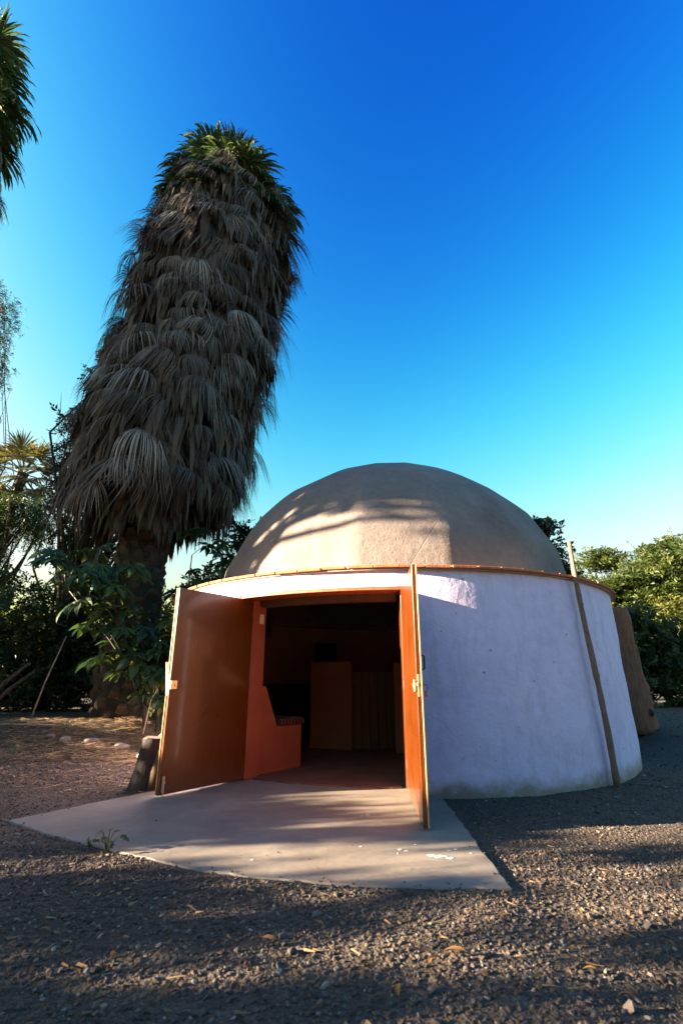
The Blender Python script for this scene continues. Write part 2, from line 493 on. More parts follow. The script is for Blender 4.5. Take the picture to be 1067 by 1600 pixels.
def slab_poly():
    pts = [(-2.66, 4.53), (-2.1, 4.14), (-1.48, 3.78), (-.88, 3.45), (-.48, 3.31), (.09, 3.2), (.5, 3.165), (.91, 3.17)]
    right = [(.935, 4.2), (.96, 5.2), (.97, 5.75)]
    back = [(.5, 6.0), (-.3, 6.15), (-1.0, 6.55), (-1.45, 6.62)]
    left = [(-1.89, 5.72)]
    return pts, right, back, left
pts, right, back, left = slab_poly()
outline = []
raw = pts + right + back + left
for k in range(len(raw)):
    a, b = np.array(raw[k]), np.array(raw[(k + 1) % len(raw)])
    m = max(2, int(np.linalg.norm(b - a) / .06))
    for q in range(m):
        p = a + (b - a) * q / m
        on_front = k < len(pts) + 1 or k >= len(raw) - 2
        p = p + (rng.normal(size=2) * .006 if on_front and q else 0)
        outline.append(tuple(p))
n = len(outline)
V = [(x, y, -.05) for x, y in outline] + [(x, y, .026) for x, y in outline]
cx0, cy0 = np.mean([p[0] for p in outline]), np.mean([p[1] for p in outline])
V += [(x + (cx0 - x) * .006, y + (cy0 - y) * .006, .035) for x, y in outline]
F = [(i, (i + 1) % n, n + (i + 1) % n, n + i) for i in range(n)] + [(n + i, n + (i + 1) % n, 2 * n + (i + 1) % n, 2 * n + i) for i in range(n)] + [tuple(range(2 * n, 3 * n))]
slab = MB().add(V, F).build('concrete_slab', MATS['slab_concrete'])
tag(slab, 'pale concrete slab fanning out in front of the open double door', 'slab', kind='structure')
for (x, y, r) in [(.62, 3.66, .038), (.68, 3.63, .022), (.57, 3.68, .018), (.38, 3.80, .016), (.42, 3.77, .011), (.70, 3.78, .014), (.75, 3.80, .010), (.36, 3.72, .008), (.13, 3.86, .008), (.22, 4.7, .016), (.17, 4.66, .009), (-.55, 3.6, .008), (.5, 3.9, .007), (.83, 3.72, .008)]:
    m = 12; r *= .75
    ring = [(x + r * random.uniform(.55, 1.25) * math.cos(2 * PI * k / m) * 1.7, y + r * random.uniform(.55, 1.25) * math.sin(2 * PI * k / m), .0375) for k in range(m)]
    MB().add(ring + [(a, b, .0352) for a, b, _ in ring], [tuple(range(m))] + [(k, (k + 1) % m, m + (k + 1) % m, m + k) for k in range(m)]).build('paint_splash', MATS['paint_white'], slab)

# ------------------------------------------------------------------ the dome house
house = empty('dome_house', (CX, CY, 0))
tag(house, 'round white plastered house with brown cement dome and open double door', 'house')
def L(x, y, z): return (x - CX, y - CY, z)       # world -> house local
AL, AR = math.atan2(6.23 - CY, -1.10 - CX), math.atan2(5.52 - CY, .655 - CX)      # door jambs, radial directions
AL += 2 * PI if AL < 0 else 0; AR += 2 * PI if AR < 0 else 0
RIN = 3.24; ZT = 2.285; ZL = 2.09
def wall_r(z, a):                                 # slight batter and hand-made unevenness
    return RW + .035 * (1 - z / ZT) + .010 * math.sin(5 * a + 1) + .006 * math.sin(13 * a + 4 * z) + .005 * math.sin(9 * z + 3 * a)
def arc(a0, a1, step):
    m = max(1, int(abs(a1 - a0) / step)); return [a0 + (a1 - a0) * k / m for k in range(m + 1)]
def wall_piece(angs, z0, z1, closed_ends=True, nz=12):
    V = []; F = []; zs = [z0 + (z1 - z0) * k / nz for k in range(nz + 1)]
    rowlen = 2 * (nz + 1)
    for a in angs:
        for zz in zs: V.append((wall_r(zz, a) * math.cos(a), wall_r(zz, a) * math.sin(a), zz))
        for zz in zs: V.append((RIN * math.cos(a), RIN * math.sin(a), zz))
    for i in range(len(angs) - 1):
        b0, b1 = i * rowlen, (i + 1) * rowlen
        for k in range(nz):
            F.append((b0 + k, b1 + k, b1 + k + 1, b0 + k + 1))
            q = nz + 1
            F.append((b0 + q + k + 1, b1 + q + k + 1, b1 + q + k, b0 + q + k))
        F.append((b0 + nz, b1 + nz, b1 + 2 * nz + 1, b0 + 2 * nz + 1))
        F.append((b0, b0 + nz + 1, b1 + nz + 1, b1))
    for b in (0, (len(angs) - 1) * rowlen):
        for k in range(nz):
            F.append((b + k, b + k + 1, b + nz + 2 + k, b + nz + 1 + k))
    return V, F
mb = MB()
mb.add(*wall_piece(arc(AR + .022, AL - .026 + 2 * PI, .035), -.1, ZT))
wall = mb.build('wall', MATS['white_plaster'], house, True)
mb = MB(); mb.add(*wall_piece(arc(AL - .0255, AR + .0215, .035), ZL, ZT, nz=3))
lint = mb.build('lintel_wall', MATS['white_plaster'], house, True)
# cracks the smooth normals at corners
for o in (wall, lint):
    md = o.modifiers.new('edges', 'EDGE_SPLIT'); md.split_angle = math.radians(50)
def ring_part(name, mat, r0, r1, z0, z1, a0, a1, step=.05, parent=house):
    V = []; F = []
    A = arc(a0, a1, step)
    for a in A:
        for r, zz in ((r0, z0), (r1, z0), (r1, z1), (r0, z1)): V.append((r * math.cos(a), r * math.sin(a), zz))
    for i in range(len(A) - 1):
        for k in range(4): F.append((4 * i + k, 4 * i + (k + 1) % 4, 4 * i + 4 + (k + 1) % 4, 4 * i + 4 + k))
    F += [(0, 1, 2, 3), tuple(4 * (len(A) - 1) + k for k in range(4))]
    return MB().add(V, F).build(name, MATS[mat], parent)
ring_part('inner_wall', 'interior_plaster', 3.18, 3.235, 1.055, ZT - .01, AR + .09, AL + 2 * PI - .09)
ring_part('dado', 'dado_paint', 3.16, 3.235, .02, 1.05, AR + .09, AL + 2 * PI - .09)
ring_part('roof_ledge', 'mortar', 2.95, 3.58, ZT + .002, ZT + .02, 0, 2 * PI)
ring_part('lintel_soffit', 'frame_paint', RIN - .02, RW - .006, ZL - .035, ZL - .002, AL - .02, AR + .016)
ring_part('head_frame', 'dark_panel_wood', RIN + .0, RIN + .10, ZL - .12, ZL - .037, AL + .01, AR - .01)
# reveal and jambs
for (a, sgn, r0, r1) in ((AL, 1, RIN - .02, 3.46), (AR, -1, RIN - .02, RW - .06)):
    M = Matrix.Rotation(a, 3, 'Z')
    rc = (r0 + r1) / 2
    c0 = M @ Vector((rc, -sgn * .036, (ZL - .04 + .04) / 2))
    MB().box(c0, (r1 - r0, .070, ZL - .08), M, .003).build('jamb', MATS['varnished_wood' if sgn < 0 else 'terracotta_paint'], house)
M = Matrix.Rotation(AL, 3, 'Z')
MB().box(M @ Vector((3.30, .003, 1.83)), (.075, .006, .12), M, .002).build('switch_plate', MATS['white_plastic'], house)
# floor inside
m = 48
fp = [(3.2 * math.cos(2 * PI * k / m), 3.2 * math.sin(2 * PI * k / m)) for k in range(m)]
MB().prism(fp, -.05, .05).build('interior_floor', MATS['red_floor'], house)
A = arc(AL + .012, AR - .012, .03)
V = []; F = []
for k, a in enumerate(A):
    ro = 3.36 + .02 * math.sin(k * 1.7) + .012 * math.sin(k * 3.9)
    V += [(3.15 * math.cos(a), 3.15 * math.sin(a), .0525), (ro * math.cos(a), ro * math.sin(a), .0525), (ro * math.cos(a), ro * math.sin(a), .03)]
for k in range(len(A) - 1):
    F += [(3 * k, 3 * k + 1, 3 * k + 4, 3 * k + 3), (3 * k + 1, 3 * k + 2, 3 * k + 5, 3 * k + 4)]
MB().add(V, F).build('threshold', MATS['red_floor'], house)

# rim of clay tiles, every tile its own piece
NT_ = 78
tb = MB(); tl = 2 * PI * 3.6 / NT_ - .008
tb.box((3.60, 0, ZT + .022), (.17, tl, .032), None, .004)
tile_me = np_mesh('rim_tile', tb.v, tb.f); tile_me.materials.append(MATS['clay_tile'])
for k in range(NT_):
    o = link_mesh('rim_tile', tile_me, None, house)
    o.rotation_euler = (random.uniform(-.0012, .0012), random.uniform(-.0012, .0012), 2 * PI * (k + .4) / NT_ + random.uniform(-.0015, .0015))
    o.location = (random.uniform(-.006, .006), random.uniform(-.006, .006), random.uniform(-.001, .002))
    s_ = random.uniform(.985, 1.0); o.scale = (1, s_, 1)
ring_part('rim_bedding', 'mortar', 3.45, 3.655, ZT - .012, ZT + .0055, 0, 2 * PI, .05)

# dome: plastered over 16 flat bays
NS = 16; A0 = math.radians(-81.0)
lev = [0, 14, 30, 46, 61, 77, 90]
na, nl = 192, 60
def prof(tdeg):
    tt = math.radians(tdeg); return (3.06 * max(0, math.cos(tt)) ** 1.18, 2.71 * math.sin(tt))
def facet_prof(tdeg):
    for a, b in zip(lev, lev[1:]):
        if a <= tdeg <= b:
            u = (tdeg - a) / (b - a); (r0, z0), (r1, z1) = prof(a), prof(b)
            if b == 90: r1, z1 = 0.0, z0 + .012
            return r0 + (r1 - r0) * u, z0 + (z1 - z0) * u
V = []; F = []
for j in range(nl):
    td = 90 * j / nl
    (r0, z0), (r1, z1) = prof(td), facet_prof(td)
    w = .5
    r = r0 * (1 - w) + r1 * w; zz = z0 * (1 - w) + z1 * w if td < 77 else z1
    if td >= 77: r = r1
    for i in range(na):
        a = A0 + 2 * PI * i / na
        q = ((a - A0) % (2 * PI / NS)) - PI / NS
        k = math.cos(PI / NS) / math.cos(q)
        rr = r * (1 * .15 + .85 * k) * 1.006 + .012 * math.sin(3 * a + 5 * zz) * math.sin(4 * zz + 2 * a) * min(1, r)
        V.append((rr * math.cos(a) + DCX - CX, rr * math.sin(a), 2.30 + zz))
V.append((DCX - CX, 0, 2.30 + facet_prof(90)[1]))
for j in range(nl - 1):
    for i in range(na):
        F.append((j * na + i, j * na + (i + 1) % na, (j + 1) * na + (i + 1) % na, (j + 1) * na + i))
for i in range(na): F.append(((nl - 1) * na + i, (nl - 1) * na + (i + 1) % na, nl * na))
dome = MB().add(V, F).build('dome', MATS['dome_cement'], house, True)
MB().tube([L(.325, 6.12, 2.29), L(.335, 6.20, 2.72)], [.009, .009], 8).build('pipe', MATS['steel'], house)

# doors
def door(hx, hy, fx, fy, side, width_scale=1.0):
    d = Vector((fx - hx, fy - hy, 0)); w = d.length; ang = math.atan2(d.y, d.x)
    base = empty('door', L(hx, hy, 0), ang)
    base.parent = house
    z0, z1, th = .052, 2.045, .046
    leaf = MB().box((w / 2, -side * th / 2, (z0 + z1) / 2), (w, th, z1 - z0), None, .003).build('leaf', MATS['varnished_wood'], base)
    return base, w, th, z0, z1
# door empties would be a level of their own: keep door as the leaf mesh itself
def make_door(hx, hy, fx, fy, side):
    d = Vector((fx - hx, fy - hy, 0)); w = d.length; ang = math.atan2(d.y, d.x)
    z0, z1, th = .052, 2.045, .046
    leaf = MB().box((w / 2, side * th / 2, (z0 + z1) / 2), (w, th, z1 - z0), None, .003).build('door', MATS['varnished_wood'], house)
    leaf.location = L(hx, hy, 0); leaf.rotation_euler = (0, 0, ang)
    MB().box((w + .0045, side * (th - .005), (z0 + z1) / 2), (.009, .010, z1 - z0 - .004), None, .002).build('edge_strip', MATS['edge_wood'], leaf)
    return leaf, w, th
# left leaf: its inner face looks to the right, thickness goes to the left
dl, wl_, th = make_door(-1.10, 6.23, -1.74, 5.34, -1)
dl['label'] = 'left door leaf of dark varnished wood'
MB().box((wl_ + .002, -.023, 1.05), (.004, .028, .20), None, .001).build('lock_plate', MATS['brass'], dl)
MB().box((wl_ - .035, .010, 1.05), (.075, .022, .085), None, .004).box((wl_ - .05, .024, 1.05), (.02, .01, .03), None, .003).build('latch', MATS['brass'], dl)
MB().box((wl_ - .035, .006, .145), (.028, .012, .14), None, .002).tube([(wl_ - .035, .014, .04), (wl_ - .035, .014, .19)], .006, 8).box((wl_ - .035, .02, .16), (.02, .016, .012), None, .002).build('bolt', MATS['steel'], dl)
dr, wr_, th = make_door(.655, 5.52, .605, 4.23, 1)
dr['label'] = 'right door leaf of orange varnished wood'
MB().box((wr_ + .002, .023, 1.05), (.004, .026, .17), None, .001).build('lock_plate', MATS['brass'], dr)
MB().box((wr_ - .03, -.011, 1.05), (.06, .024, .095), None, .004).box((wr_ + .006, .012, 1.06), (.012, .022, .03), None, .002).tube([(wr_ - .03, -.024, 1.05), (wr_ - .03, -.034, 1.05)], .014, 12).build('lock', MATS['brass'], dr)
MB().tube([(wr_ - .06, th + .002, 1.17), (wr_ - .06, th + .03, 1.18), (wr_ - .06, th + .03, 1.28), (wr_ - .06, th + .002, 1.29)], .008, 8).build('handle', MATS['black_plastic'], dr)
ringp = [(wr_ - .06 + .0, th + .028 + .022 * math.sin(q), 1.03 + .028 * math.cos(q)) for q in [2 * PI * k / 14 for k in range(15)]]
kr = MB().tube(ringp, .003, 6).build('key_ring', MATS['black_plastic'], dr)
MB().box((wr_ - .06, th + .035, .985), (.012, .03, .045), None, .006).build('key_fob', MATS['pink_bead'], dr)
for leaf, sd in ((dl, 1), (dr, -1)):
    for zz in (.3, 1.05, 1.8):
        MB().tube([(-.006, sd * .001, zz - .04), (-.006, sd * .001, zz + .04)], .006, 8).build('hinge', MATS['dark_metal'], leaf)

# built-in bench along the inner wall, beside the left jamb
prof_b = [(3.2, .05), (3.2, 1.03), (3.12, 1.03), (2.88, .55), (2.40, .55), (2.40, .05)]
A = arc(AL - .012, AL - .95, .06); V = []; F = []
for a in A:
    for r, zz in prof_b: V.append((r * math.cos(a), r * math.sin(a), zz))
nb = len(prof_b)
for i in range(len(A) - 1):
    for k in range(nb): F.append((nb * i + k, nb * i + (k + 1) % nb, nb * (i + 1) + (k + 1) % nb, nb * (i + 1) + k))
F += [tuple(range(nb)), tuple(nb * (len(A) - 1) + k for k in reversed(range(nb)))]
MB().add(V, F).build('bench', MATS['terracotta_paint'], house)
def panel(name, mat, x0, y0, x1, y1, h, th=.06):
    a = math.atan2(y1 - y0, x1 - x0); w = math.hypot(x1 - x0, y1 - y0)
    MB().box(L((x0 + x1) / 2, (y0 + y1) / 2, .05 + h / 2), (w, th, h), Matrix.Rotation(a, 3, 'Z'), .006).build(name, MATS[mat], house)
panel('partition', 'pink_panel', -.51, 9.09, .17, 8.72, 1.36, .09)
panel('partition', 'pink_panel', .84, 8.45, 1.20, 8.45, 1.33, .09)
for k in range(5):
    panel('plank', 'dark_panel_wood', .20 + .136 * k, 8.86, .20 + .136 * k + .130, 8.86, 1.20 - .004 * (k % 2), .035)

# things inside
a = AL - .22
c_ = MB()
V = []; F = []
A = arc(AL - .01, AL - .55, .05); sec = [(2.36, .556), (2.33, .60), (2.40, .645), (2.62, .65), (2.84, .635), (2.85, .556)]
for a in A:
    for r, zz in sec: V.append((CX + r * math.cos(a), CY + r * math.sin(a), zz))
for i in range(len(A) - 1):
    for k in range(6): F.append((6 * i + k, 6 * i + (k + 1) % 6, 6 * i + 6 + (k + 1) % 6, 6 * i + 6 + k))
F += [tuple(range(6)), tuple(6 * (len(A) - 1) + k for k in reversed(range(6)))]
tag(MB().add(V, F).build('seat_cushion', MATS['cushion_cloth'], None, False), 'dark red patterned cushion on the terracotta bench inside', 'cushion')
tv = empty('wall_screen', (-.45, 11.98, 1.72))
tag(tv, 'black rectangular screen on the back wall inside', 'screen')
MB().box((0, 0, 0), (.68, .06, .44), None, .008).build('casing', MATS['black_plastic'], tv)
MB().box((0, -.032, 0), (.63, .006, .39), None, .001).build('panel', MATS['screen_black'], tv)
MB().box((0, .09, 0), (.2, .14, .16), None, .004).build('bracket', MATS['black_plastic'], tv)
sp = empty('loudspeaker', (-1.60, 10.80, 2.22))
sp.rotation_euler = (math.radians(12), 0, math.radians(18))
tag(sp, 'small black loudspeaker hung high on the inside wall', 'loudspeaker')
MB().box((0, 0, 0), (.24, .2, .46), None, .01).build('cabinet', MATS['black_plastic'], sp)
for zz, rr in ((-.08, .085), (.13, .04)):
    MB().tube([(0, -.099, zz), (0, -.108, zz), (0, -.104, zz)], [rr, rr * .95, rr * .5], 16).build('cone', MATS['screen_black'], sp)
MB().box((0, .22, .1), (.06, .26, .06), None, .004).build('bracket', MATS['black_plastic'], sp)

# ------------------------------------------------------------------ leaning pole, weathered timber, stump
pl = empty('leaning_pole', (3.01, 6.10, 0))
tag(pl, 'rough thin wooden pole leaning against the white wall', 'pole')
top = Vector((2.862, 6.02, 2.78)) - Vector((3.01, 6.10, 0))
pp = [Vector((0, 0, -.03)) + top * u + Vector((.014 * math.sin(6 * u), .0, .0)) for u in np.linspace(0, 1, 22)]
MB().tube(pp, [.037 - .010 * u + random.uniform(-.004, .004) for u in np.linspace(0, 1, 22)], 12, True, .05).build('shaft', MATS['pole_wood'], pl, True)
for u, an in ((.16, 3.9), (.27, 4.4), (.42, 5.0), (.6, 4.2), (.71, 4.9), (.8, 4.0)):
    p = top * u + Vector((.014 * math.sin(6 * u), 0, -.03)); d_ = Vector((math.cos(an), math.sin(an), .5))
    MB().tube([p + d_ * .02, p + d_ * .048], [.014, .008], 7).build('knot', MATS['pole_wood'], pl)

ws = empty('weathered_timber', (5.22, 9.30, float(ground_z(5.22, 9.3)) - .03))
tag(ws, 'brown weathered timber slab leaning behind the right side of the wall', 'timber')
V = []; F = []
hs = np.linspace(0, 1, 26)
for u in hs:
    cxu = -.02 - .11 * u; wdt = .40 - .16 * u + .03 * math.sin(9 * u) + .02 * math.sin(23 * u); zt = 2.12 * u
    for k in range(14):
        q = 2 * PI * k / 14; e = 1 + .10 * math.sin(3 * q + 7 * u) + random.uniform(-.05, .05)
        V.append((cxu + wdt * .62 * math.cos(q) * e, .12 * math.sin(q) * e - .10 * u, zt + (.05 * math.sin(k * 2.1) if u == 1 else 0)))
for i in range(len(hs) - 1):
    for k in range(14): F.append((14 * i + k, 14 * i + (k + 1) % 14, 14 * i + 14 + (k + 1) % 14, 14 * i + 14 + k))
F += [tuple(reversed(range(14))), tuple(14 * (len(hs) - 1) + k for k in range(14))]
MB().add(V, F).build('trunk_slab', MATS['old_wood'], ws, True)
for (x, zz, s_) in ((.03, 1.30, .06), (-.03, 1.22, .05), (.10, .35, .06)):
    MB().tube([(x, -.10, zz - s_), (x + .01, -.125, zz), (x, -.10, zz + s_)], [.02, .04, .02], 8).build('knot', MATS['bark'], ws)

st = empty('tree_stump', (-2.03, 5.86, 0))
tag(st, 'short grey tree stump beside the left door leaf', 'stump')
V = []; F = []
hs = np.linspace(0, 1, 12)
for u in hs:
    for k in range(20):
        q = 2 * PI * k / 20
        r = (.20 - .055 * u + .03 * (1 - u) ** 3) * (1 + .08 * math.sin(3 * q + 1) + .04 * math.sin(7 * q + 3 * u))
        V.append((r * math.cos(q) + .035 * u, r * math.sin(q) * .9, -.02 + .53 * u))
for i in range(11):
    for k in range(20): F.append((20 * i + k, 20 * i + (k + 1) % 20, 20 * i + 20 + (k + 1) % 20, 20 * i + 20 + k))
F.append(tuple(reversed(range(20))))
MB().add(V, F).build('trunk', MATS['stump_bark'], st, True)
topv = [(V[220 + k][0], V[220 + k][1], .513 + .006 * math.sin(k)) for k in range(20)]
MB().add(topv + [(V[220 + k][0], V[220 + k][1], .495) for k in range(20)], [tuple(range(20))] + [(k, (k + 1) % 20, 20 + (k + 1) % 20, 20 + k) for k in range(20)]).build('cut_top', MATS['stump_cut'], st)
MB().tube([(.10, -.15, .02), (.115, -.145, .2), (.13, -.12, .40)], [.055, .05, .02], 10, True, .1).build('split_face', MATS['split_wood'], st, True)

# ------------------------------------------------------------------ foliage generators
def leaf_cloud(centers, size, aspect=.5, up_bias=.0, rnd=None, droop=None, gen=rng):
    """one folded diamond per leaf"""
    N = len(centers)
    size = np.broadcast_to(size, (N,)) * gen.uniform(.65, 1.3, N)
    nrm = gen.normal(size=(N, 3)); nrm[:, 2] = np.abs(nrm[:, 2]) * (1 + up_bias * 2) + up_bias
    nrm /= np.linalg.norm(nrm, axis=1)[:, None]
    d = gen.normal(size=(N, 3))
    if droop is not None: d[:, 2] -= droop
    d -= nrm * (d * nrm).sum(1)[:, None]
    d /= np.linalg.norm(d, axis=1)[:, None] + 1e-9
    w = np.cross(nrm, d)
    s = size[:, None]
    a = centers - d * s * .5; b = centers + d * s * .5
    m = centers + d * s * .05 + nrm * s * .08
    V = np.stack([a, m + w * s * aspect * .5, b, m - w * s * aspect * .5], 1).reshape(-1, 3)
    F = np.arange(4 * N).reshape(N, 4)
    if rnd is None: rnd = gen.uniform(0, 1, N)
    return V, F, np.repeat(rnd, 4)

def spray_cloud(cl, per, sig, lsize, aspect, flat, droop, hang, g, nper=13):
    """twigs with leaves set along both sides; every leaf hangs on its twig"""
    ncl = len(cl); S_ = max(1, ncl * per // nper); ci = np.arange(S_) % ncl
    d = g.normal(size=(S_, 3)); d[:, 2] = d[:, 2] * flat + .15 - .35 * (hang > 0); d /= np.linalg.norm(d, axis=1)[:, None]
    L_ = sig * g.uniform(1.3, 2.6, S_)
    st_ = cl[ci] + g.normal(size=(S_, 3)) * sig * np.array([.55, .55, .55 * max(flat, .4)]) - d * (L_ * .3)[:, None]
    upv = np.array([0, 0, 1.]) + g.normal(size=(S_, 3)) * .45
    pr = np.cross(d, upv); pr /= np.linalg.norm(pr, axis=1)[:, None] + 1e-9
    nv = np.cross(pr, d)
    dk = ((.25 + .35 * (droop or 0)) + (.9 if hang > 0 else 0)) * g.uniform(.4, 1.3, S_)
    tt = (np.arange(nper)[None] + g.uniform(0, 1, (S_, nper))) / nper
    sg = np.where(np.arange(nper) % 2 == 0, 1., -1.)[None, :] * np.ones((S_, 1)); sg[:, -1] = 0
    ls = np.broadcast_to(lsize, (S_, nper)) * g.uniform(.65, 1.25, (S_, nper))
    sag = np.zeros((S_, nper, 3)); sag[:, :, 2] = -dk[:, None] * L_[:, None] * tt ** 2
    pos = st_[:, None] + d[:, None] * (L_[:, None] * tt)[..., None] + sag
    ld = pr[:, None] * sg[..., None] * .8 + d[:, None] * .65 + g.normal(size=(S_, nper, 3)) * .22; ld[:, :, 2] -= .25 * (droop or .3)
    ld /= np.linalg.norm(ld, axis=2)[..., None]
    nn = nv[:, None] + g.normal(size=(S_, nper, 3)) * .45; nn -= ld * (nn * ld).sum(2)[..., None]; nn /= np.linalg.norm(nn, axis=2)[..., None] + 1e-9
    w = np.cross(nn, ld); l3 = ls[..., None]
    p0 = pos; p2 = pos + ld * l3; pm = pos + ld * l3 * .5 + nn * l3 * .07
    V = np.stack([p0, pm + w * l3 * aspect * .5, p2, pm - w * l3 * aspect * .5], 2).reshape(-1, 3)
    R_ = np.clip(g.uniform(.1, .9, ncl)[ci][:, None] + g.normal(size=(S_, nper)) * .15, 0, 1)
    tw = .006 + .02 * lsize
    e1 = st_ + d * (L_ * .5)[:, None]; e1[:, 2] -= dk * L_ * .25; e2 = st_ + d * L_[:, None]; e2[:, 2] -= dk * L_
    TV = np.concatenate([np.stack([st_ - pr * tw, st_ + pr * tw, e1 + pr * tw * .7, e1 - pr * tw * .7], 1), np.stack([e1 - pr * tw * .7, e1 + pr * tw * .7, e2 + pr * tw * .3, e2 - pr * tw * .3], 1)]).reshape(-1, 3)
    V = np.concatenate([V, TV]); R2 = np.concatenate([np.repeat(R_.ravel(), 4), np.full(len(TV), .02)])
    return V, np.arange(len(V)).reshape(-1, 4), R2

def clumps(blobs, ncl, gen, shell=.45):
    """cluster centres in ellipsoids, more of them towards the outside"""
    vol = np.array([b[1][0] * b[1][1] * b[1][2] for b in blobs]) ** .75
    pick = gen.choice(len(blobs), ncl, p=vol / vol.sum())
    u = gen.normal(size=(ncl, 3)); u /= np.linalg.norm(u, axis=1)[:, None]
    r = gen.uniform(0, 1, ncl) ** shell
    C0 = np.array([b[0] for b in blobs])[pick]; R0 = np.array([b[1] for b in blobs])[pick]
    return C0 + u * R0 * r[:, None], pick

def leafy(name, label, cat, base, blobs, ncl, per, lsize, mat, sig=.22, flat=1.0, aspect=.5, trunk=.12, limbs=14, group=None,
          up_bias=0.0, droop=None, seed=1, bare=0, parts=('crown', 'trunk'), shell=.45, lean=(0, 0), hang=0.0, barkm='bark', fork=.45, spray=True):
    g = np.random.default_rng(seed); random.seed(seed)
    base = np.array(base, float)
    root = empty(name, base); tag(root, label, cat, group)
    cl, pick = clumps([(np.array(b[0]) - base, np.array(b[1])) for b in blobs], ncl, g, shell)
    if not spray: k = np.repeat(np.arange(ncl), per)
    if spray:
        V, F, R = spray_cloud(cl, per, sig, lsize, aspect, flat, droop, hang, g)
        link_mesh(parts[0], np_mesh(name + '_crown', V, F, False, R), MATS[mat], root)
    else:
      off = g.normal(size=(ncl * per, 3)) * sig * np.repeat(g.uniform(.6, 1.3, ncl), per)[:, None]
      off[:, 2] *= flat
      if hang > 0: off[:, 2] = -np.abs(off[:, 2]) * hang
      if flat < .6:                                             # sprays: tilt each flat clump
          tl = np.repeat(g.normal(size=(ncl, 2)) * .25, per, 0); off[:, 2] += off[:, 0] * tl[:, 0] + off[:, 1] * tl[:, 1] - .35 * (off[:, 0] ** 2 + off[:, 1] ** 2) / max(sig, .05) * .5
      P = cl[k] + off
      rnd = np.clip(np.repeat(g.uniform(.1, .9, ncl), per) + g.normal(size=ncl * per) * .16, 0, 1)
      V, F, R = leaf_cloud(P, lsize, aspect, up_bias, rnd, droop, g)
      link_mesh(parts[0], np_mesh(name + '_crown', V, F, False, R), MATS[mat], root)
    if trunk > 0:
        mb = MB()
        cen = np.mean([np.array(b[0]) - base for b in blobs], 0)
        fork_p = np.array([cen[0] * .55 + lean[0], cen[1] * .55 + lean[1], max(cen[2] * fork, .3)])
        pts = [np.array([0, 0, -.1]) + (fork_p - [0, 0, -.1]) * u + np.array([math.sin(5 * u + seed), math.cos(4 * u + seed), 0]) * .05 * u * fork_p[2] * .4 for u in np.linspace(0, 1, 7)]
        mb.tube(pts, [trunk * (1.25 - .55 * u) for u in np.linspace(0, 1, 7)], 9, True, .06)
        sel = g.choice(ncl, min(limbs, ncl), replace=False)
        for q in sel:
            tgt = cl[q]; s0 = pts[random.randint(3, 6)]
            mid = (s0 + tgt) / 2 + g.normal(size=3) * .08 * np.linalg.norm(tgt - s0)
            mb.tube([s0, (s0 + mid) / 2 + g.normal(size=3) * .03, mid, (mid + tgt) / 2, tgt], [trunk * .45, trunk * .36, trunk * .26, trunk * .16, trunk * .06], 6, False)
        for q in range(bare):
            s0 = cl[g.integers(ncl)]; tgt = s0 + np.array([g.normal() * .25, g.normal() * .25, g.uniform(.5, 1.1)])
            mb.tube([s0, (s0 + tgt) / 2 + g.normal(size=3) * .06, tgt], [trunk * .12, trunk * .08, trunk * .03], 5, False)
        mb.build(parts[1], MATS[barkm], root, True)
    return root

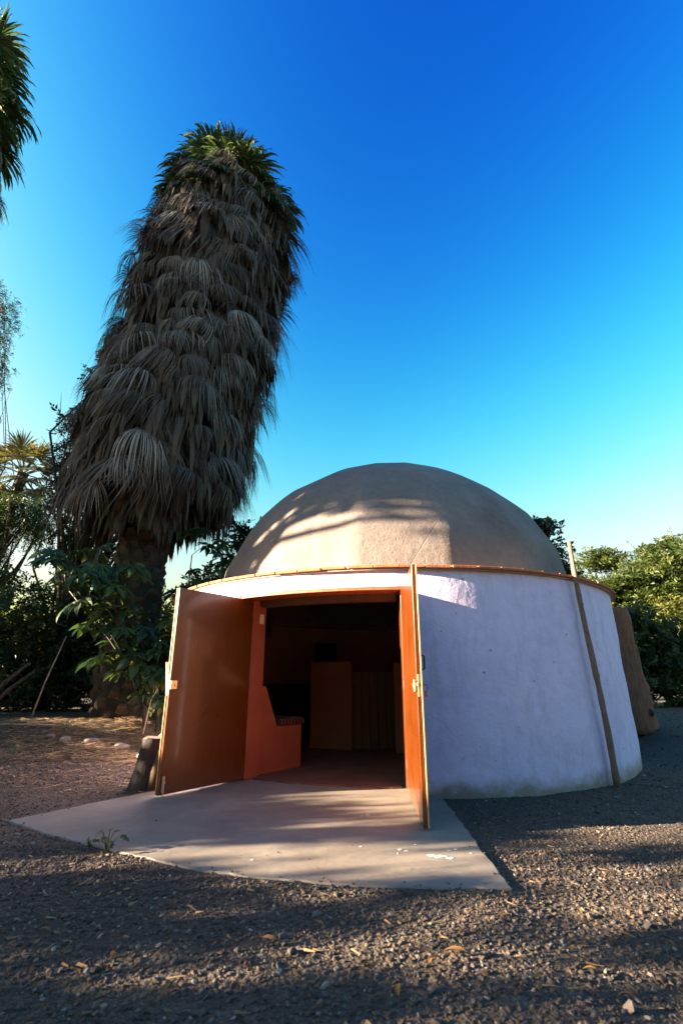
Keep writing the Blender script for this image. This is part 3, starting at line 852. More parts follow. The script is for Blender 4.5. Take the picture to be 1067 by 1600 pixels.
# fan-palm fronds -----------------------------------------------------------
def frond_mesh(name, seed, elev, n=34, spread=85, Lr=(.85, 1.2), droop=2.2, pet=.35, seg=6, wid=1.0, mat='dead_frond', pet_r=.016, ragged=.25, split=.5):
    """origin where the stalk meets the trunk, stalk goes out along +Y at the elevation, leaflets bend under their weight"""
    g = np.random.default_rng(seed)
    e = math.radians(elev)
    d0 = np.array([0, math.cos(e), math.sin(e)]); side = np.array([1., 0, 0])
    nrm0 = np.cross(side, d0)
    V = []; F = []; R = []
    hub = d0 * pet
    def add_tube(p0, p1, r0, r1):
        b = len(V); dd = (p1 - p0) / np.linalg.norm(p1 - p0); a = np.cross(dd, [.3, .2, .9]); a /= np.linalg.norm(a); c2 = np.cross(dd, a)
        for p, r in ((p0, r0), (p1, r1)):
            for k in range(4):
                V.append(p + (a * math.cos(k * PI / 2) + c2 * math.sin(k * PI / 2)) * r); R.append(.35)
        for k in range(4): F.append((b + k, b + (k + 1) % 4, b + 4 + (k + 1) % 4, b + 4 + k))
    add_tube(np.zeros(3), hub, pet_r * 1.5, pet_r)
    dphi = math.radians(2 * spread / (n - 1))
    for i in range(n):
        phi = math.radians(-spread + 2 * spread * i / (n - 1)) + g.normal() * dphi * .3
        ln = g.uniform(*Lr) * (1 - .22 * abs(phi) / math.radians(spread)) * (1 - ragged * (g.random() < .3) * g.random())
        d = d0 * math.cos(phi) + side * math.sin(phi)
        pos = hub.copy(); st_ = ln / seg
        tw = g.normal() * .35
        dr_ = droop * g.uniform(.75, 1.3)
        b = len(V); rv = g.uniform(0, 1)
        for sgm in range(seg + 1):
            u = sgm / seg
            w_ = wid * (2 * (u * ln + .02) * math.tan(dphi / 2) * 1.15 if u < split else 2 * (split * ln + .02) * math.tan(dphi / 2) * 1.15 * (1 - (u - split) / (1 - split)) ** .8)
            w_ = max(w_, .003)
            s_ = np.cross(d, nrm0); s_ /= np.linalg.norm(s_) + 1e-9
            nn = np.cross(s_, d); s2 = s_ * math.cos(tw * u) + nn * math.sin(tw * u)
            if sgm < seg:
                V.append(pos - s2 * w_ / 2); V.append(pos + s2 * w_ / 2); R += [rv, rv]
            else:
                V.append(pos); R.append(rv)
            pos = pos + d * st_
            k_ = dr_ * st_ * (.5 + 1.4 * u)
            d = d + np.array([g.normal() * .04, g.normal() * .04, -k_])
            d /= np.linalg.norm(d)
        for sgm in range(seg - 1):
            F.append((b + 2 * sgm, b + 2 * sgm + 1, b + 2 * sgm + 3, b + 2 * sgm + 2))
        F.append((b + 2 * seg - 2, b + 2 * seg - 1, b + 2 * seg))
    me = np_mesh(name, V, F, False, np.array(R))
    me.materials.append(MATS[mat])
    return me

DEAD = [frond_mesh('dead_frond', 100 + k, el, 46, sp_, (.7, 1.3), dp, .45, 7, .62, 'dead_frond', split=.34, ragged=.5)
        for k, (el, sp_, dp) in enumerate([(-25, 95, 6.0), (-38, 85, 5.2), (-15, 100, 7.5), (-52, 74, 4.2), (-35, 88, 6.0), (-45, 80, 7.0), (-20, 102, 5.4), (-60, 70, 3.6), (-10, 95, 8.5), (-38, 94, 5.0), (-48, 88, 6.2), (-66, 62, 3.2)])]
DEAD_NP = []
for me_ in DEAD:
    v_ = np.empty(3 * len(me_.vertices), np.float32); me_.vertices.foreach_get('co', v_)
    r_ = np.empty(len(me_.vertices), np.float32); me_.attributes['rnd'].data.foreach_get('value', r_)
    DEAD_NP.append((v_.reshape(-1, 3), [tuple(p_.vertices) for p_ in me_.polygons], r_))
GREEN = [frond_mesh('green_frond', 200 + k, el, 40, 118, (.85, 1.1), dp, pt, 6, .95, 'green_frond', .02, .15, .6)
         for k, (el, dp, pt) in enumerate([(58, 2.2, .5), (42, 2.6, .55), (22, 2.8, .6), (2, 2.6, .6), (-18, 2.4, .6), (-38, 2.2, .55), (72, 1.8, .4), (12, 3.2, .6)])]
YELLOW = [frond_mesh('yellow_frond', 300 + k, el, 30, 110, (.8, 1.0), dp, .7, 5, 1.0, 'yellow_frond', .02, .1, .55)
          for k, (el, dp) in enumerate([(60, .5), (35, .8), (10, 1.0), (-20, 1.2), (-50, 1.2)])]

def palm(name, label, axis_pts, skirt, n_dead, n_green, trunk_r, face_az, seed, gscale=1.0, thatch_n=0, green=GREEN, boots=0, top_len=1.2, fronds_spread=2.5, crown_r=.22):
    """axis_pts: trunk line, world. skirt: [(u, radius)] of the dead skirt's hubs along the axis parameter"""
    random.seed(seed)
    base = Vector(axis_pts[0]); root = empty(name, base); tag(root, label, 'palm tree')
    A_ = np.array(axis_pts) - np.array(base)
    seglen = np.r_[0, np.cumsum(np.linalg.norm(np.diff(A_, axis=0), axis=1))]; seg_total = seglen[-1]; seglen /= seglen[-1]
    def ax(u): return np.array([np.interp(u, seglen, A_[:, k]) for k in range(3)])
    us = np.linspace(0, 1, 26)
    MB().tube([ax(u) for u in us], [np.interp(u, [x[0] for x in trunk_r], [x[1] for x in trunk_r]) for u in us], 14, True, .04).build('trunk', MATS['palm_trunk'], root, True)
    if skirt:
        su = np.array([x[0] for x in skirt]); sr = np.array([x[1] for x in skirt])
        u0, u1 = su[0], su[-1]
        # dense inner thatch
        if thatch_n:
            Vs = []; Fs = []; Rs = []; base_i = 0
            for k in range(thatch_n):
                u = random.uniform(u0 - .045, u1); az = random.uniform(0, 2 * PI)
                r = max(.35, np.interp(u, su, sr) - random.uniform(.45, 1.0)) if u > u0 else random.uniform(.5, .95)
                p = ax(u) + np.array([math.cos(az) * r, math.sin(az) * r, 0])
                for q in range(10):
                    a2 = az + random.uniform(-.5, .5); ln = random.uniform(.6, 1.1)
                    p0 = p + np.array([random.uniform(-.2, .2), random.uniform(-.2, .2), random.uniform(-.1, .15)])
                    p1 = p0 + np.array([math.cos(a2) * .16, math.sin(a2) * .16, -ln * .5]); p2 = p1 + np.array([math.cos(a2) * .03, math.sin(a2) * .03, -ln * (.5 if u > u0 else .3)])
                    w_ = np.array([-math.sin(a2), math.cos(a2), 0]) * random.uniform(.03, .07)
                    Vs += [p0 - w_, p0 + w_, p1 - w_, p1 + w_, p2]; Fs += [(base_i, base_i + 1, base_i + 3, base_i + 2), (base_i + 2, base_i + 3, base_i + 4)]
                    rv = random.random(); Rs += [rv] * 5; base_i += 5
            o = link_mesh('thatch', np_mesh(name + '_thatch', Vs, Fs, False, np.array(Rs)), MATS['thatch'], root); o['kind'] = 'stuff'
        # rows of hanging fronds; three quarters on the side that is seen
        rows = max(3, int(round((u1 - u0) * seg_total / .50)))
        per = max(4, int(round(n_dead / rows)))
        spots_ = []
        for rr in range(rows):
            for k in range(per):
                u = u0 + (u1 - u0) * ((rr + random.uniform(-.8, .8)) / (rows - 1)); u = min(max(u, u0 - .012), u1 + .012)
                az = 2 * PI * (k + .5 * (rr % 2) + random.uniform(-.42, .42)) / per
                R_ = np.interp(u, su, sr)
                sc = random.uniform(.62, 1.02) * (1.25 if random.random() < .12 else 1.0) * min(1.1, max(.75, R_ / 2.0 + .1))
                r = max(.25, R_ - .80 * sc + random.uniform(-.30, .16))
                p = ax(u) + np.array([math.cos(az) * r, math.sin(az) * r, .22])
                rot = (random.uniform(-.25, .35), random.uniform(-.40, .40), az - PI / 2 + random.uniform(-.4, .4))
                scl = (sc * random.uniform(.85, 1.2), sc, sc * random.uniform(.9, 1.25))
                spots_.append((math.cos(az - face_az), p, rot, scl, random.randrange(len(DEAD))))
        spots_.sort(key=lambda q_: -q_[0])
        for _, p, rot, scl, mi in spots_[:300]:
            o = link_mesh('dead_frond', DEAD[mi], None, root)
            o.location = p; o.rotation_euler = rot; o.scale = scl
        if len(spots_) > 300:                                    # the far side of the skirt, out of sight
            VV = []; FF = []; RR = []; nv = 0
            for _, p, rot, scl, mi in spots_[300:]:
                me = DEAD_NP[mi]
                M_ = np.array(Matrix.LocRotScale(Vector(p), __import__('mathutils').Euler(rot), Vector(scl)))
                VV.append(me[0] @ M_[:3, :3].T + M_[:3, 3]); FF += [tuple(i + nv for i in f) for f in me[1]]; RR.append(me[2]); nv += len(me[0])
            o = link_mesh('dead_fronds', np_mesh(name + '_back', np.concatenate(VV), FF, False, np.concatenate(RR)), MATS['dead_frond'], root); o['kind'] = 'stuff'
    tp = ax(1.0)
    for k in range(n_green):
        f_ = k / max(1, n_green - 1)                             # 0 = upright centre, 1 = hanging
        az = k * 2.39996 + random.uniform(-.2, .2)
        order = [6, 0, 1, 2, 7, 3, 4, 5] if len(green) == 8 else list(range(len(green)))
        me = green[order[min(len(order) - 1, int(f_ * len(order)))]]
        o = link_mesh('green_frond', me, None, root)
        r = .08 + (crown_r - .1) * min(1, 1.6 * f_) * random.uniform(.7, 1.2)
        o.location = tp + np.array([math.cos(az) * r, math.sin(az) * r, .35 - top_len * f_ * random.uniform(.8, 1.15)])
        sc = gscale * random.uniform(.85, 1.15); o.scale = (sc, sc, sc)
        o.rotation_euler = (random.uniform(-.12, .12), random.uniform(-.12, .12), az - PI / 2)
    if boots:
        bm_ = MB().add([(-.11, 0, 0), (.11, 0, 0), (.085, .07, .11), (-.085, .07, .11), (-.05, .035, .2), (.05, .035, .2), (-.11, -.06, 0), (.11, -.06, 0), (-.05, -.06, .2), (.05, -.06, .2)],
                       [(0, 1, 2, 3), (3, 2, 5, 4), (6, 0, 3), (6, 3, 4, 8), (1, 7, 2), (7, 9, 5, 2), (4, 5, 9, 8), (0, 6, 7, 1)])
        bme = np_mesh('leaf_base', bm_.v, bm_.f); bme.materials.append(MATS['palm_boot'])
        ub = skirt[0][0] if skirt else 1.0
        for k in range(boots):
            u = ub * 1.05 * (k + .5) / boots
            az = face_az + ((k * .618034) % 1.0 - .5) * 4.4
            r = np.interp(u, [x[0] for x in trunk_r], [x[1] for x in trunk_r]) - .01
            o = link_mesh('leaf_base', bme, None, root)
            o.location = ax(u) + np.array([math.cos(az) * r, math.sin(az) * r, 0])
            s_ = random.uniform(.8, 1.25)
            o.rotation_euler = (random.uniform(-.1, .25), random.uniform(-.2, .2), az - PI / 2 + random.uniform(-.15, .15)); o.scale = (s_, s_, s_ * random.uniform(.8, 1.2))
    return root

face = math.atan2(-10.5, 4.0)
# main palm wrapped in its dead skirt
palm('fan_palm', 'huge palm wrapped in a thick grey skirt of dead fronds', [(-4.2, 10.5, .38), (-4.34, 10.5, 1.3), (-4.36, 10.5, 3.0), (-4.28, 10.5, 5.0), (-4.0, 10.5, 7.0), (-3.6, 10.5, 9.5), (-3.34, 10.5, 12.2), (-3.2, 10.5, 14.6)],
     [(.335, 2.1), (.385, 2.2), (.45, 2.2), (.58, 2.15), (.70, 2.15), (.82, 2.2), (.90, 2.08), (.95, 1.75)], 540, 76, [(0, .66), (.05, .56), (.2, .5), (1, .4)], face, 11, 1.05, 1100, boots=150, top_len=2.6, crown_r=.8)
# tall palm at the left edge of the picture
palm('fan_palm', 'tall green palm cut off by the left edge of the picture, highest up', [(-11.4, 9.2, .4), (-11.3, 9.2, 6.0), (-10.5, 9.1, 12.4), (-10.25, 9.0, 17.6)],
     [(.60, .9), (.66, 1.4), (.74, 1.7), (.84, 1.5)], 150, 80, [(0, .5), (.1, .38), (1, .3)], math.atan2(-9, 11) + .3, 21, 1.15, 160, top_len=4.4, fronds_spread=3.2)
# small palm far behind on the left
palm('fan_palm', 'small distant palm with a bent bare trunk between the left trees', [(-18.2, 24, .5), (-17.6, 24, 4.5), (-17.2, 24, 8.0), (-16.95, 24, 10.0), (-16.7, 24, 11.5)], None, 0, 26, [(0, .34), (1, .26)], 0, 31, 1.35, green=YELLOW, top_len=.9)

# ------------------------------------------------------------------ trees and shrubs on the left
leafy('feathery_tree', 'thin feathery tree against the sky at the left edge', 'tree', (-21.5, 24, .4), [((-21.2, 24, 21.6), (1.9, 2.0, 2.6)), ((-20.6, 24, 18.0), (1.7, 2.0, 1.7)), ((-21.0, 26, 13.0), (1.6, 2, 1.6)), ((-20.2, 26, 8.8), (2.6, 2, 1.8))], 900, 70, .11, 'leaf_wispy', .24, 1.3, .30, .10, 200, droop=1.4, seed=41)
leafy('dark_tree', 'dark leafy tree close behind the skirted palm on its left', 'tree', (-7.0, 12.4, .48), [((-6.3, 12.2, 9.2), (.8, .6, 1.3)), ((-6.9, 12.3, 7.5), (1.0, .7, 1.2)), ((-7.0, 12.3, 5.9), (1.1, .7, 1.2)), ((-6.3, 12.3, 4.4), (1.4, .7, 1.1)), ((-5.8, 12.2, 7.2), (1.1, .6, 2.0))], 460, 40, .11, 'leaf_dark', .19, 1.0, .55, .12, 60, seed=42, bare=14)
leafy('pepper_tree', 'drooping willowy tree hanging in from the left edge', 'tree', (-12.6, 15.5, .48), [((-11.5, 15.5, 6.3), (1.0, 1.0, .6)), ((-10.5, 15.5, 6.5), (.9, .8, .45)), ((-9.9, 15.5, 6.0), (.45, .6, .5)), ((-11.8, 15.5, 5.3), (.9, 1.0, .8))], 150, 90, .13, 'leaf_mid', .2, 1.0, .28, .16, 40, droop=1.8, seed=43, hang=3.0)
SH = 'thicket shrubs on the left'
leafy('shrub', 'dense shrub at the left edge below the drooping tree', 'shrub', (-7.8, 11.4, .45), [((-7.6, 11.4, 2.1), (1.7, 1.0, 1.5)), ((-8.0, 11.5, 1.0), (1.9, 1.0, .8))], 380, 48, .11, 'leaf_mid', .2, 1.0, .45, .06, 26, SH, seed=44)
leafy('shrub', 'dark low shrub left of the palm trunk with bare stems', 'shrub', (-6.2, 11.8, .48), [((-6.0, 11.8, 1.3), (1.2, .8, 1.0)), ((-5.6, 12.0, 2.4), (.9, .8, 1.0))], 320, 44, .11, 'leaf_dark', .2, 1.0, .5, .05, 30, SH, seed=45)
leafy('shrub', 'dark shrub filling the space behind the palm trunk', 'shrub', (-4.2, 13.2, .48), [((-4.6, 13.2, 1.9), (2.0, .8, 1.7)), ((-2.6, 13.0, 2.6), (1.5, .8, 2.1)), ((-1.6, 13.3, 3.3), (1.0, .7, 1.4))], 330, 44, .12, 'leaf_dark', .22, 1.0, .5, .07, 30, SH, seed=46)
leafy('shrub', 'bushy green shrub between palm trunk and left door leaf', 'shrub', (-2.9, 9.6, .40), [((-2.9, 9.7, 1.5), (.65, .6, 1.1)), ((-2.5, 10.0, 2.5), (.7, .6, 1.0))], 190, 40, .10, 'leaf_mid', .17, 1.0, .5, .04, 26, SH, seed=47)
leafy('shrub', 'tall dark shrub mass far left behind the thicket', 'shrub', (-9.8, 14.0, .48), [((-9.6, 14.0, 1.8), (2.4, 1.0, 1.6)), ((-7.0, 14.4, 2.1), (2.2, .8, 2.0)), ((-12.2, 14.2, 2.0), (1.6, 1.0, 1.6))], 620, 44, .14, 'leaf_dark', .25, 1.0, .5, .08, 40, SH, seed=48)

# castor bean plants: every big leaf is its own part
def castor_leaf(seed, lobes=8):
    g = np.random.default_rng(seed)
    V = [np.zeros(3)]; F = []; n_ = lobes
    angs = [math.radians(-140 + 280 * k / (n_ - 1)) for k in range(n_)]
    ring_in = []
    for k, a in enumerate(angs):
        ln = (1 - .45 * (abs(a) / 2.44) ** 1.5) * g.uniform(.92, 1.05)
        d = np.array([math.sin(a), math.cos(a), 0]); s_ = np.array([d[1], -d[0], 0])
        b = len(V)
        wd = .17 * ln + .03
        z_ = lambda r: -.30 * r * r
        V += [d * .36 * ln - s_ * .055 + [0, 0, z_(.36) + .02], d * .36 * ln + s_ * .055 + [0, 0, z_(.36) + .02], d * .62 * ln - s_ * wd + [0, 0, z_(.62) + .035], d * .62 * ln + [0, 0, z_(.62) - .01], d * .62 * ln + s_ * wd + [0, 0, z_(.62) + .035],
              d * .84 * ln - s_ * wd * .55 + [0, 0, z_(.84) + .02], d * .84 * ln + s_ * wd * .55 + [0, 0, z_(.84) + .02], d * ln + [0, 0, z_(1.0) - .05]]
        F += [(0, b, b + 3), (0, b + 3, b + 1), (b, b + 2, b + 3), (b + 1, b + 3, b + 4), (b + 2, b + 5, b + 3), (b + 3, b + 6, b + 4), (b + 3, b + 5, b + 7), (b + 3, b + 7, b + 6)]
        ring_in.append((b, b + 1))
    for k in range(n_ - 1): F.append((0, ring_in[k][1], ring_in[k + 1][0]))
    me = np_mesh('leaf', V, F); me.materials.append(MATS['leaf_castor']); return me
CAST = [castor_leaf(500 + k, 7 + k % 3) for k in range(4)]
def castor(label, base, stems, nleaf, lr, seed):
    random.seed(seed); root = empty('castor_plant', base); tag(root, label, 'plant', 'castor plants by the palm')
    mb = MB(); tips = []
    for (dx, dy, h) in stems:
        pts_ = [Vector((dx * u ** 1.4 + .04 * math.sin(7 * u + seed), dy * u ** 1.4, h * u - .03)) for u in np.linspace(0, 1, 9)]
        mb.tube(pts_, [.026 - .016 * u for u in np.linspace(0, 1, 9)], 7)
        tips.append(pts_)
    for k in range(nleaf):
        ps = tips[k % len(tips)]; p = ps[random.randint(4, 8)] if random.random() < .8 else ps[3]
        az = k * 2.4 + random.uniform(-.4, .4); ln = random.uniform(.18, .42); el = random.uniform(.0, .8)
        q = p + Vector((math.cos(az) * math.cos(el), math.sin(az) * math.cos(el), math.sin(el))) * ln
        mb.tube([p, (p + q) / 2 + Vector((0, 0, .03)), q], [.007, .006, .005], 5, False)
        o = link_mesh('leaf', CAST[k % 4], None, root); s_ = lr * random.uniform(.65, 1.2)
        o.location = q; o.scale = (s_, s_, s_)
        o.rotation_euler = (random.uniform(-.85, -.05), random.uniform(-.3, .3), az - PI / 2)
    mb.build('stem', MATS['castor_stem'], root, True)
    return root
castor('castor plant with broad starry leaves spread across the palm trunk', (-3.15, 8.8, .36), [(-1.95, .0, 2.75), (-1.45, -.1, 2.95), (-.95, .1, 3.0), (-1.7, .1, 2.3), (-1.15, -.2, 2.4)], 70, .38, 61)
castor('castor plant behind the left door leaf, reaching the dome', (-2.75, 9.3, .40), [(.35, .1, 3.35), (-.15, .1, 3.05), (.6, .2, 2.85), (.05, 0, 2.3), (.3, -.2, 2.0)], 58, .38, 62)
castor('low leafy castor plant right of the palm base', (-3.0, 8.7, .35), [(.2, 0, 1.75), (.0, .05, 1.5), (.3, .1, 1.3), (-.1, 0, 1.1), (.1, .0, .75)], 46, .27, 63)

# trees on the right and behind the dome
leafy('feather_leaf_tree', 'wide sunlit tree with feathery leaves at the right edge', 'tree', (14.6, 20.6, .48), [((13.5, 20.2, 5.15), (2.1, 1.6, 1.1)), ((11.5, 20.0, 4.35), (1.7, 1.5, .9)), ((15.8, 20.2, 5.0), (2.0, 1.6, 1.2)), ((12.8, 19.6, 3.8), (2.3, 1.3, .8))], 340, 130, .20, 'leaf_bright', .42, .30, .36, .16, 40, up_bias=.9, seed=71, shell=.35)
leafy('feather_leaf_tree', 'second feathery tree with sparse top sprays behind the roof rim', 'tree', (11.2, 22.4, .48), [((12.0, 22.4, 6.4), (1.0, .9, .5)), ((15.0, 22.4, 6.9), (1.5, 1.0, .6)), ((10.5, 22.4, 5.0), (1.3, .9, .8))], 110, 110, .20, 'leaf_bright', .36, .30, .36, .12, 30, up_bias=.8, seed=72)
HG = 'hedge shrubs on the right'
leafy('hedge_shrub', 'yellow green sunlit shrub in front of the feathery tree', 'shrub', (12.2, 18.0, .48), [((12.6, 18.0, 3.2), (1.8, .8, .8)), ((11.2, 18.0, 2.7), (.9, .7, .9))], 190, 60, .13, 'leaf_yellow', .24, .8, .5, .08, 24, HG, seed=73)
leafy('hedge_shrub', 'dark dense hedge shrub right of the weathered timber', 'shrub', (8.6, 14.0, .48), [((8.4, 14.0, 1.6), (1.2, .8, 1.5)), ((9.9, 14.0, 1.5), (1.5, .8, 1.4)), ((8.0, 14.2, 2.3), (.7, .6, 1.0))], 420, 56, .11, 'leaf_mid', .2, 1.0, .5, .07, 30, HG, seed=74)
leafy('hedge_shrub', 'dark shrub peeking past the wall beside the timber', 'shrub', (6.9, 14.6, .48), [((7.0, 14.6, 1.8), (1.1, .8, 1.7)), ((5.6, 15.0, 2.0), (1.2, .8, 1.8))], 260, 50, .11, 'leaf_dark', .2, 1.0, .5, .07, 24, HG, seed=75)
leafy('bushy_tree', 'small leafy tree showing over the right shoulder of the dome', 'tree', (5.7, 14.2, .48), [((5.85, 14.2, 5.2), (.55, .6, .65)), ((6.3, 14.2, 4.4), (.6, .6, .7)), ((5.2, 14.3, 4.8), (.7, .6, .7))], 120, 40, .13, 'leaf_dark', .17, 1.0, .6, .09, 30, seed=76)
leafy('bushy_tree', 'leafy bush top showing between palm and dome', 'tree', (-2.0, 12.6, .48), [((-2.5, 12.6, 4.6), (.55, .5, .5)), ((-1.9, 12.6, 4.2), (.6, .5, .6))], 70, 40, .12, 'leaf_dark', .17, 1.0, .6, .07, 20, seed=77)

# shade trees standing left of the picture; they dapple the yard
def at_sun(a, q, z):                                             # a metres towards the sun, q across
    sh = Vector((SUN_DIR.x, SUN_DIR.y, 0)).normalized(); e = Vector((sh.y, -sh.x, 0))
    if e.y < 0: e = -e
    p = sh * a + e * q; return (p.x, p.y, z)
TS = math.tan(SUN_EL)
def blob(a, q, h0, rq, rz): return (at_sun(a, q, h0 + TS * a), (rq * .9, rq, rz))
ST = 'shade trees left of the yard'
leafy('shade_tree', 'big round tree left of the picture shading the dome', 'tree', at_sun(13, 9.8, .4), [blob(13, 5.9, 5.85, 2.2, 1.8), blob(13, 6.1, 7.5, 2.0, 1.4), blob(13, 8.4, 5.8, 1.5, 2.3), blob(13, 9.8, 5.0, 1.8, 2.4), blob(13, 6.8, 4.1, .34, .95), blob(13, 7.7, 3.1, .5, .7)], 760, 60, .24, 'leaf_mid', .30, 1.0, .55, .24, 40, ST, spray=False, seed=81, fork=.62)
leafy('shade_tree', 'very tall tree left of the picture shading the palm', 'tree', at_sun(15, 11.2, .4), [blob(15, 10.9, 10.6, 2.5, 3.0), blob(15, 11.2, 8.2, 2.6, 3.8), blob(15, 11.6, 5.0, 2.3, 3.2), blob(15, 12.6, .8, 1.2, 1.4)], 560, 60, .26, 'leaf_mid', .4, 1.0, .55, .3, 50, ST, spray=False, seed=82, fork=.3)
leafy('shade_tree', 'low spreading tree left of the picture shading the foreground', 'tree', at_sun(11, .2, .3), [blob(11, 3.2, -.55, .36, .62), blob(11, 2.4, -.55, .2, .5), blob(11, 5.0, -.35, .95, .5), blob(11, 7.3, -.95, 1.2, .6), blob(11, 8.9, -1.0, 1.1, .5), blob(11, 6.6, -.6, .7, .4), blob(11, 6.2, -.08, .38, .26), blob(11, 8.1, -.75, .8, .35), blob(11, 9.9, -.7, .8, .3), blob(11, 4.1, .5, .25, .2), blob(11, 2.0, -.05, .2, .5), blob(11, 3.45, .78, .13, .16), blob(11, 3.0, -.35, .22, .5), blob(11, 4.6, -.3, .6, .45)], 560, 46, .16, 'leaf_mid', .13, .7, .5, .12, 20, ST, spray=False, seed=83)
leafy('shade_sapling', 'thin sapling left of the picture throwing streaks across the gravel', 'tree', at_sun(9.5, 1.2, .2), [blob(9.5, 2.6, .35, .11, .10), blob(9.5, 2.95, .80, .10, .10), blob(9.5, 3.65, 1.05, .12, .12), blob(9.5, 2.25, .55, .12, .12), blob(9.5, 3.05, .30, .10, .10), blob(9.5, 2.1, .05, .14, .14), blob(9.5, 2.75, .0, .10, .10), blob(9.5, 4.1, .15, .12, .10), blob(9.5, 3.3, 1.3, .12, .10)], 80, 40, .10, 'leaf_mid', .10, .7, .5, .05, 24, ST, spray=False, seed=84)
for k, (x_, y_, r_, h_) in enumerate([(-9.5, -8.5, 3.4, 5.2), (-2.5, -10.5, 3.8, 5.6), (4.5, -9.5, 3.4, 5.0), (10.5, -8.0, 3.2, 4.8)]):  # unseen trees added behind the camera to block sky and lower the ambient light
    leafy('garden_tree', ['leftmost leafy garden tree behind the photographer', 'biggest leafy garden tree behind the photographer', 'third leafy garden tree from the left behind the photographer', 'rightmost leafy garden tree behind the photographer'][k], 'tree', (x_, y_, 0), [((x_, y_, h_), (r_, r_ * .8, 3.0)), ((x_ + 1.2, y_ + .3, h_ - 2.2), (r_ * .9, r_ * .7, 1.8))], 260, 40, .42, 'leaf_mid', .55, 1.0, .6, .25, 20, 'row of garden trees behind the photographer', spray=False, seed=90 + k)

# ------------------------------------------------------------------ small plants, stones, sticks, litter
wd = empty('weed', (-1.52, 3.76, float(ground_z(-1.52, 3.76))))
tag(wd, 'small dark lobed weed growing at the slab edge', 'weed')
random.seed(5)
mb = MB(); wl_me = None
V = [(0, 0, 0)]; F = []
lobe = [(0, 0), (.10, .12), (.32, .14), (.22, .30), (.40, .46), (.20, .52), (.24, .76), (.08, .74), (0, 1.0), (-.08, .72), (-.24, .78), (-.20, .54), (-.40, .44), (-.22, .30), (-.32, .16), (-.10, .12)]
wme = np_mesh('leaf', [(x, y, -.35 * y * y + .06 * abs(x)) for x, y in lobe], [tuple(range(len(lobe)))]); wme.materials.append(MATS['leaf_dark'])
wme.attributes.new('rnd', 'FLOAT', 'POINT').data.foreach_set('value', np.full(len(lobe), .5, dtype=np.float32))
for (az, ln, h, sz) in [(2.9, .05, .115, .085), (.2, .065, .095, .085), (1.9, .03, .125, .075), (-.9, .05, .085, .075), (-2.2, .045, .08, .08), (.9, .03, .11, .065), (-1.6, .03, .10, .07)]:
    p = Vector((math.cos(az) * ln, math.sin(az) * ln, h)); mb.tube([(0, 0, -.01), p * .5 + Vector((0, 0, .02)), p], [.0045, .0035, .0025], 5, False)
    o = link_mesh('leaf', wme, None, wd); o.location = p; o.rotation_euler = (random.uniform(-.5, .3), random.uniform(-.3, .3), az - PI / 2); o.scale = (sz, sz, sz)
mb.build('stem', MATS['castor_stem'], wd)
gt = empty('grass_tuft', (-1.68, 3.86, float(ground_z(-1.68, 3.86)))); tag(gt, 'thin grass tuft beside the small weed at the slab edge', 'grass')
for k in range(11):
    az = k * 2.4; ln = random.uniform(.05, .11); w_ = .004
    p1 = Vector((math.cos(az) * ln * .35, math.sin(az) * ln * .35, ln * .6)); p2 = Vector((math.cos(az) * ln, math.sin(az) * ln, ln * random.uniform(.3, .8)))
    s_ = Vector((-math.sin(az), math.cos(az), 0)) * w_
    me = np_mesh('blade', [s_ * -1, s_, p1 + s_ * .8, p1 - s_ * .8, p2], [(0, 1, 2, 3), (3, 2, 4)]); me.attributes.new('rnd', 'FLOAT', 'POINT').data.foreach_set('value', np.full(5, .5, dtype=np.float32))
    link_mesh('blade', me, MATS['leaf_mid'], gt)

# gravel: loose angular stones, far too many to count
ICO = []
ph_ = (1 + 5 ** .5) / 2
for a, b in ((-1, ph_), (1, ph_), (-1, -ph_), (1, -ph_)): ICO.append((a, b, 0))
for a, b in ((-1, ph_), (1, ph_), (-1, -ph_), (1, -ph_)): ICO.append((0, a, b))
for a, b in ((ph_, -1), (ph_, 1), (-ph_, -1), (-ph_, 1)): ICO.append((a, 0, b))
ICO = np.array(ICO) / np.linalg.norm(ICO[0])
IF = np.array([(0, 11, 5), (0, 5, 1), (0, 1, 7), (0, 7, 10), (0, 10, 11), (1, 5, 9), (5, 11, 4), (11, 10, 2), (10, 7, 6), (7, 1, 8), (3, 9, 4), (3, 4, 2), (3, 2, 6), (3, 6, 8), (3, 8, 9), (4, 9, 5), (2, 4, 11), (6, 2, 10), (8, 6, 7), (9, 8, 1)])
g = np.random.default_rng(99)
def inside_slab(x, y):
    poly_ = np.array(raw); c_in = np.zeros(len(x), bool); j = len(poly_) - 1
    for i in range(len(poly_)):
        xi, yi = poly_[i]; xj, yj = poly_[j]
        c_in ^= ((yi > y) != (yj > y)) & (x < (xj - xi) * (y - yi) / (yj - yi + 1e-12) + xi); j = i
    return c_in
def stones(n_, x0, x1, y0, y1, rmin, rmax, skew):
    x = g.uniform(x0, x1, n_); y = g.uniform(y0, y1, n_)
    r = rmin + (rmax - rmin) * g.uniform(0, 1, n_) ** skew
    return x, y, r
S = [stones(52000, -2.7, 2.9, 1.6, 3.9, .002, .0115, 3.4), stones(15000, .9, 4.6, 3.4, 6.3, .0025, .011, 3.0), stones(10000, -4.6, -1.4, 3.2, 6.6, .0025, .012, 3.0), stones(420, -3, 4, 1.7, 5.5, .010, .022, 2.4), stones(3500, -6, -1.6, 6, 9, .006, .02, 2.2), stones(2200, 3.0, 8, 5.8, 11, .006, .024, 2.2)]
x = np.concatenate([s[0] for s in S]); y = np.concatenate([s[1] for s in S]); r = np.concatenate([s[2] for s in S])
ins = inside_slab(x, y); far_in = inside_slab(x, y + .05) & inside_slab(x, y - .07) & inside_slab(x - .05, y) & inside_slab(x + .05, y)
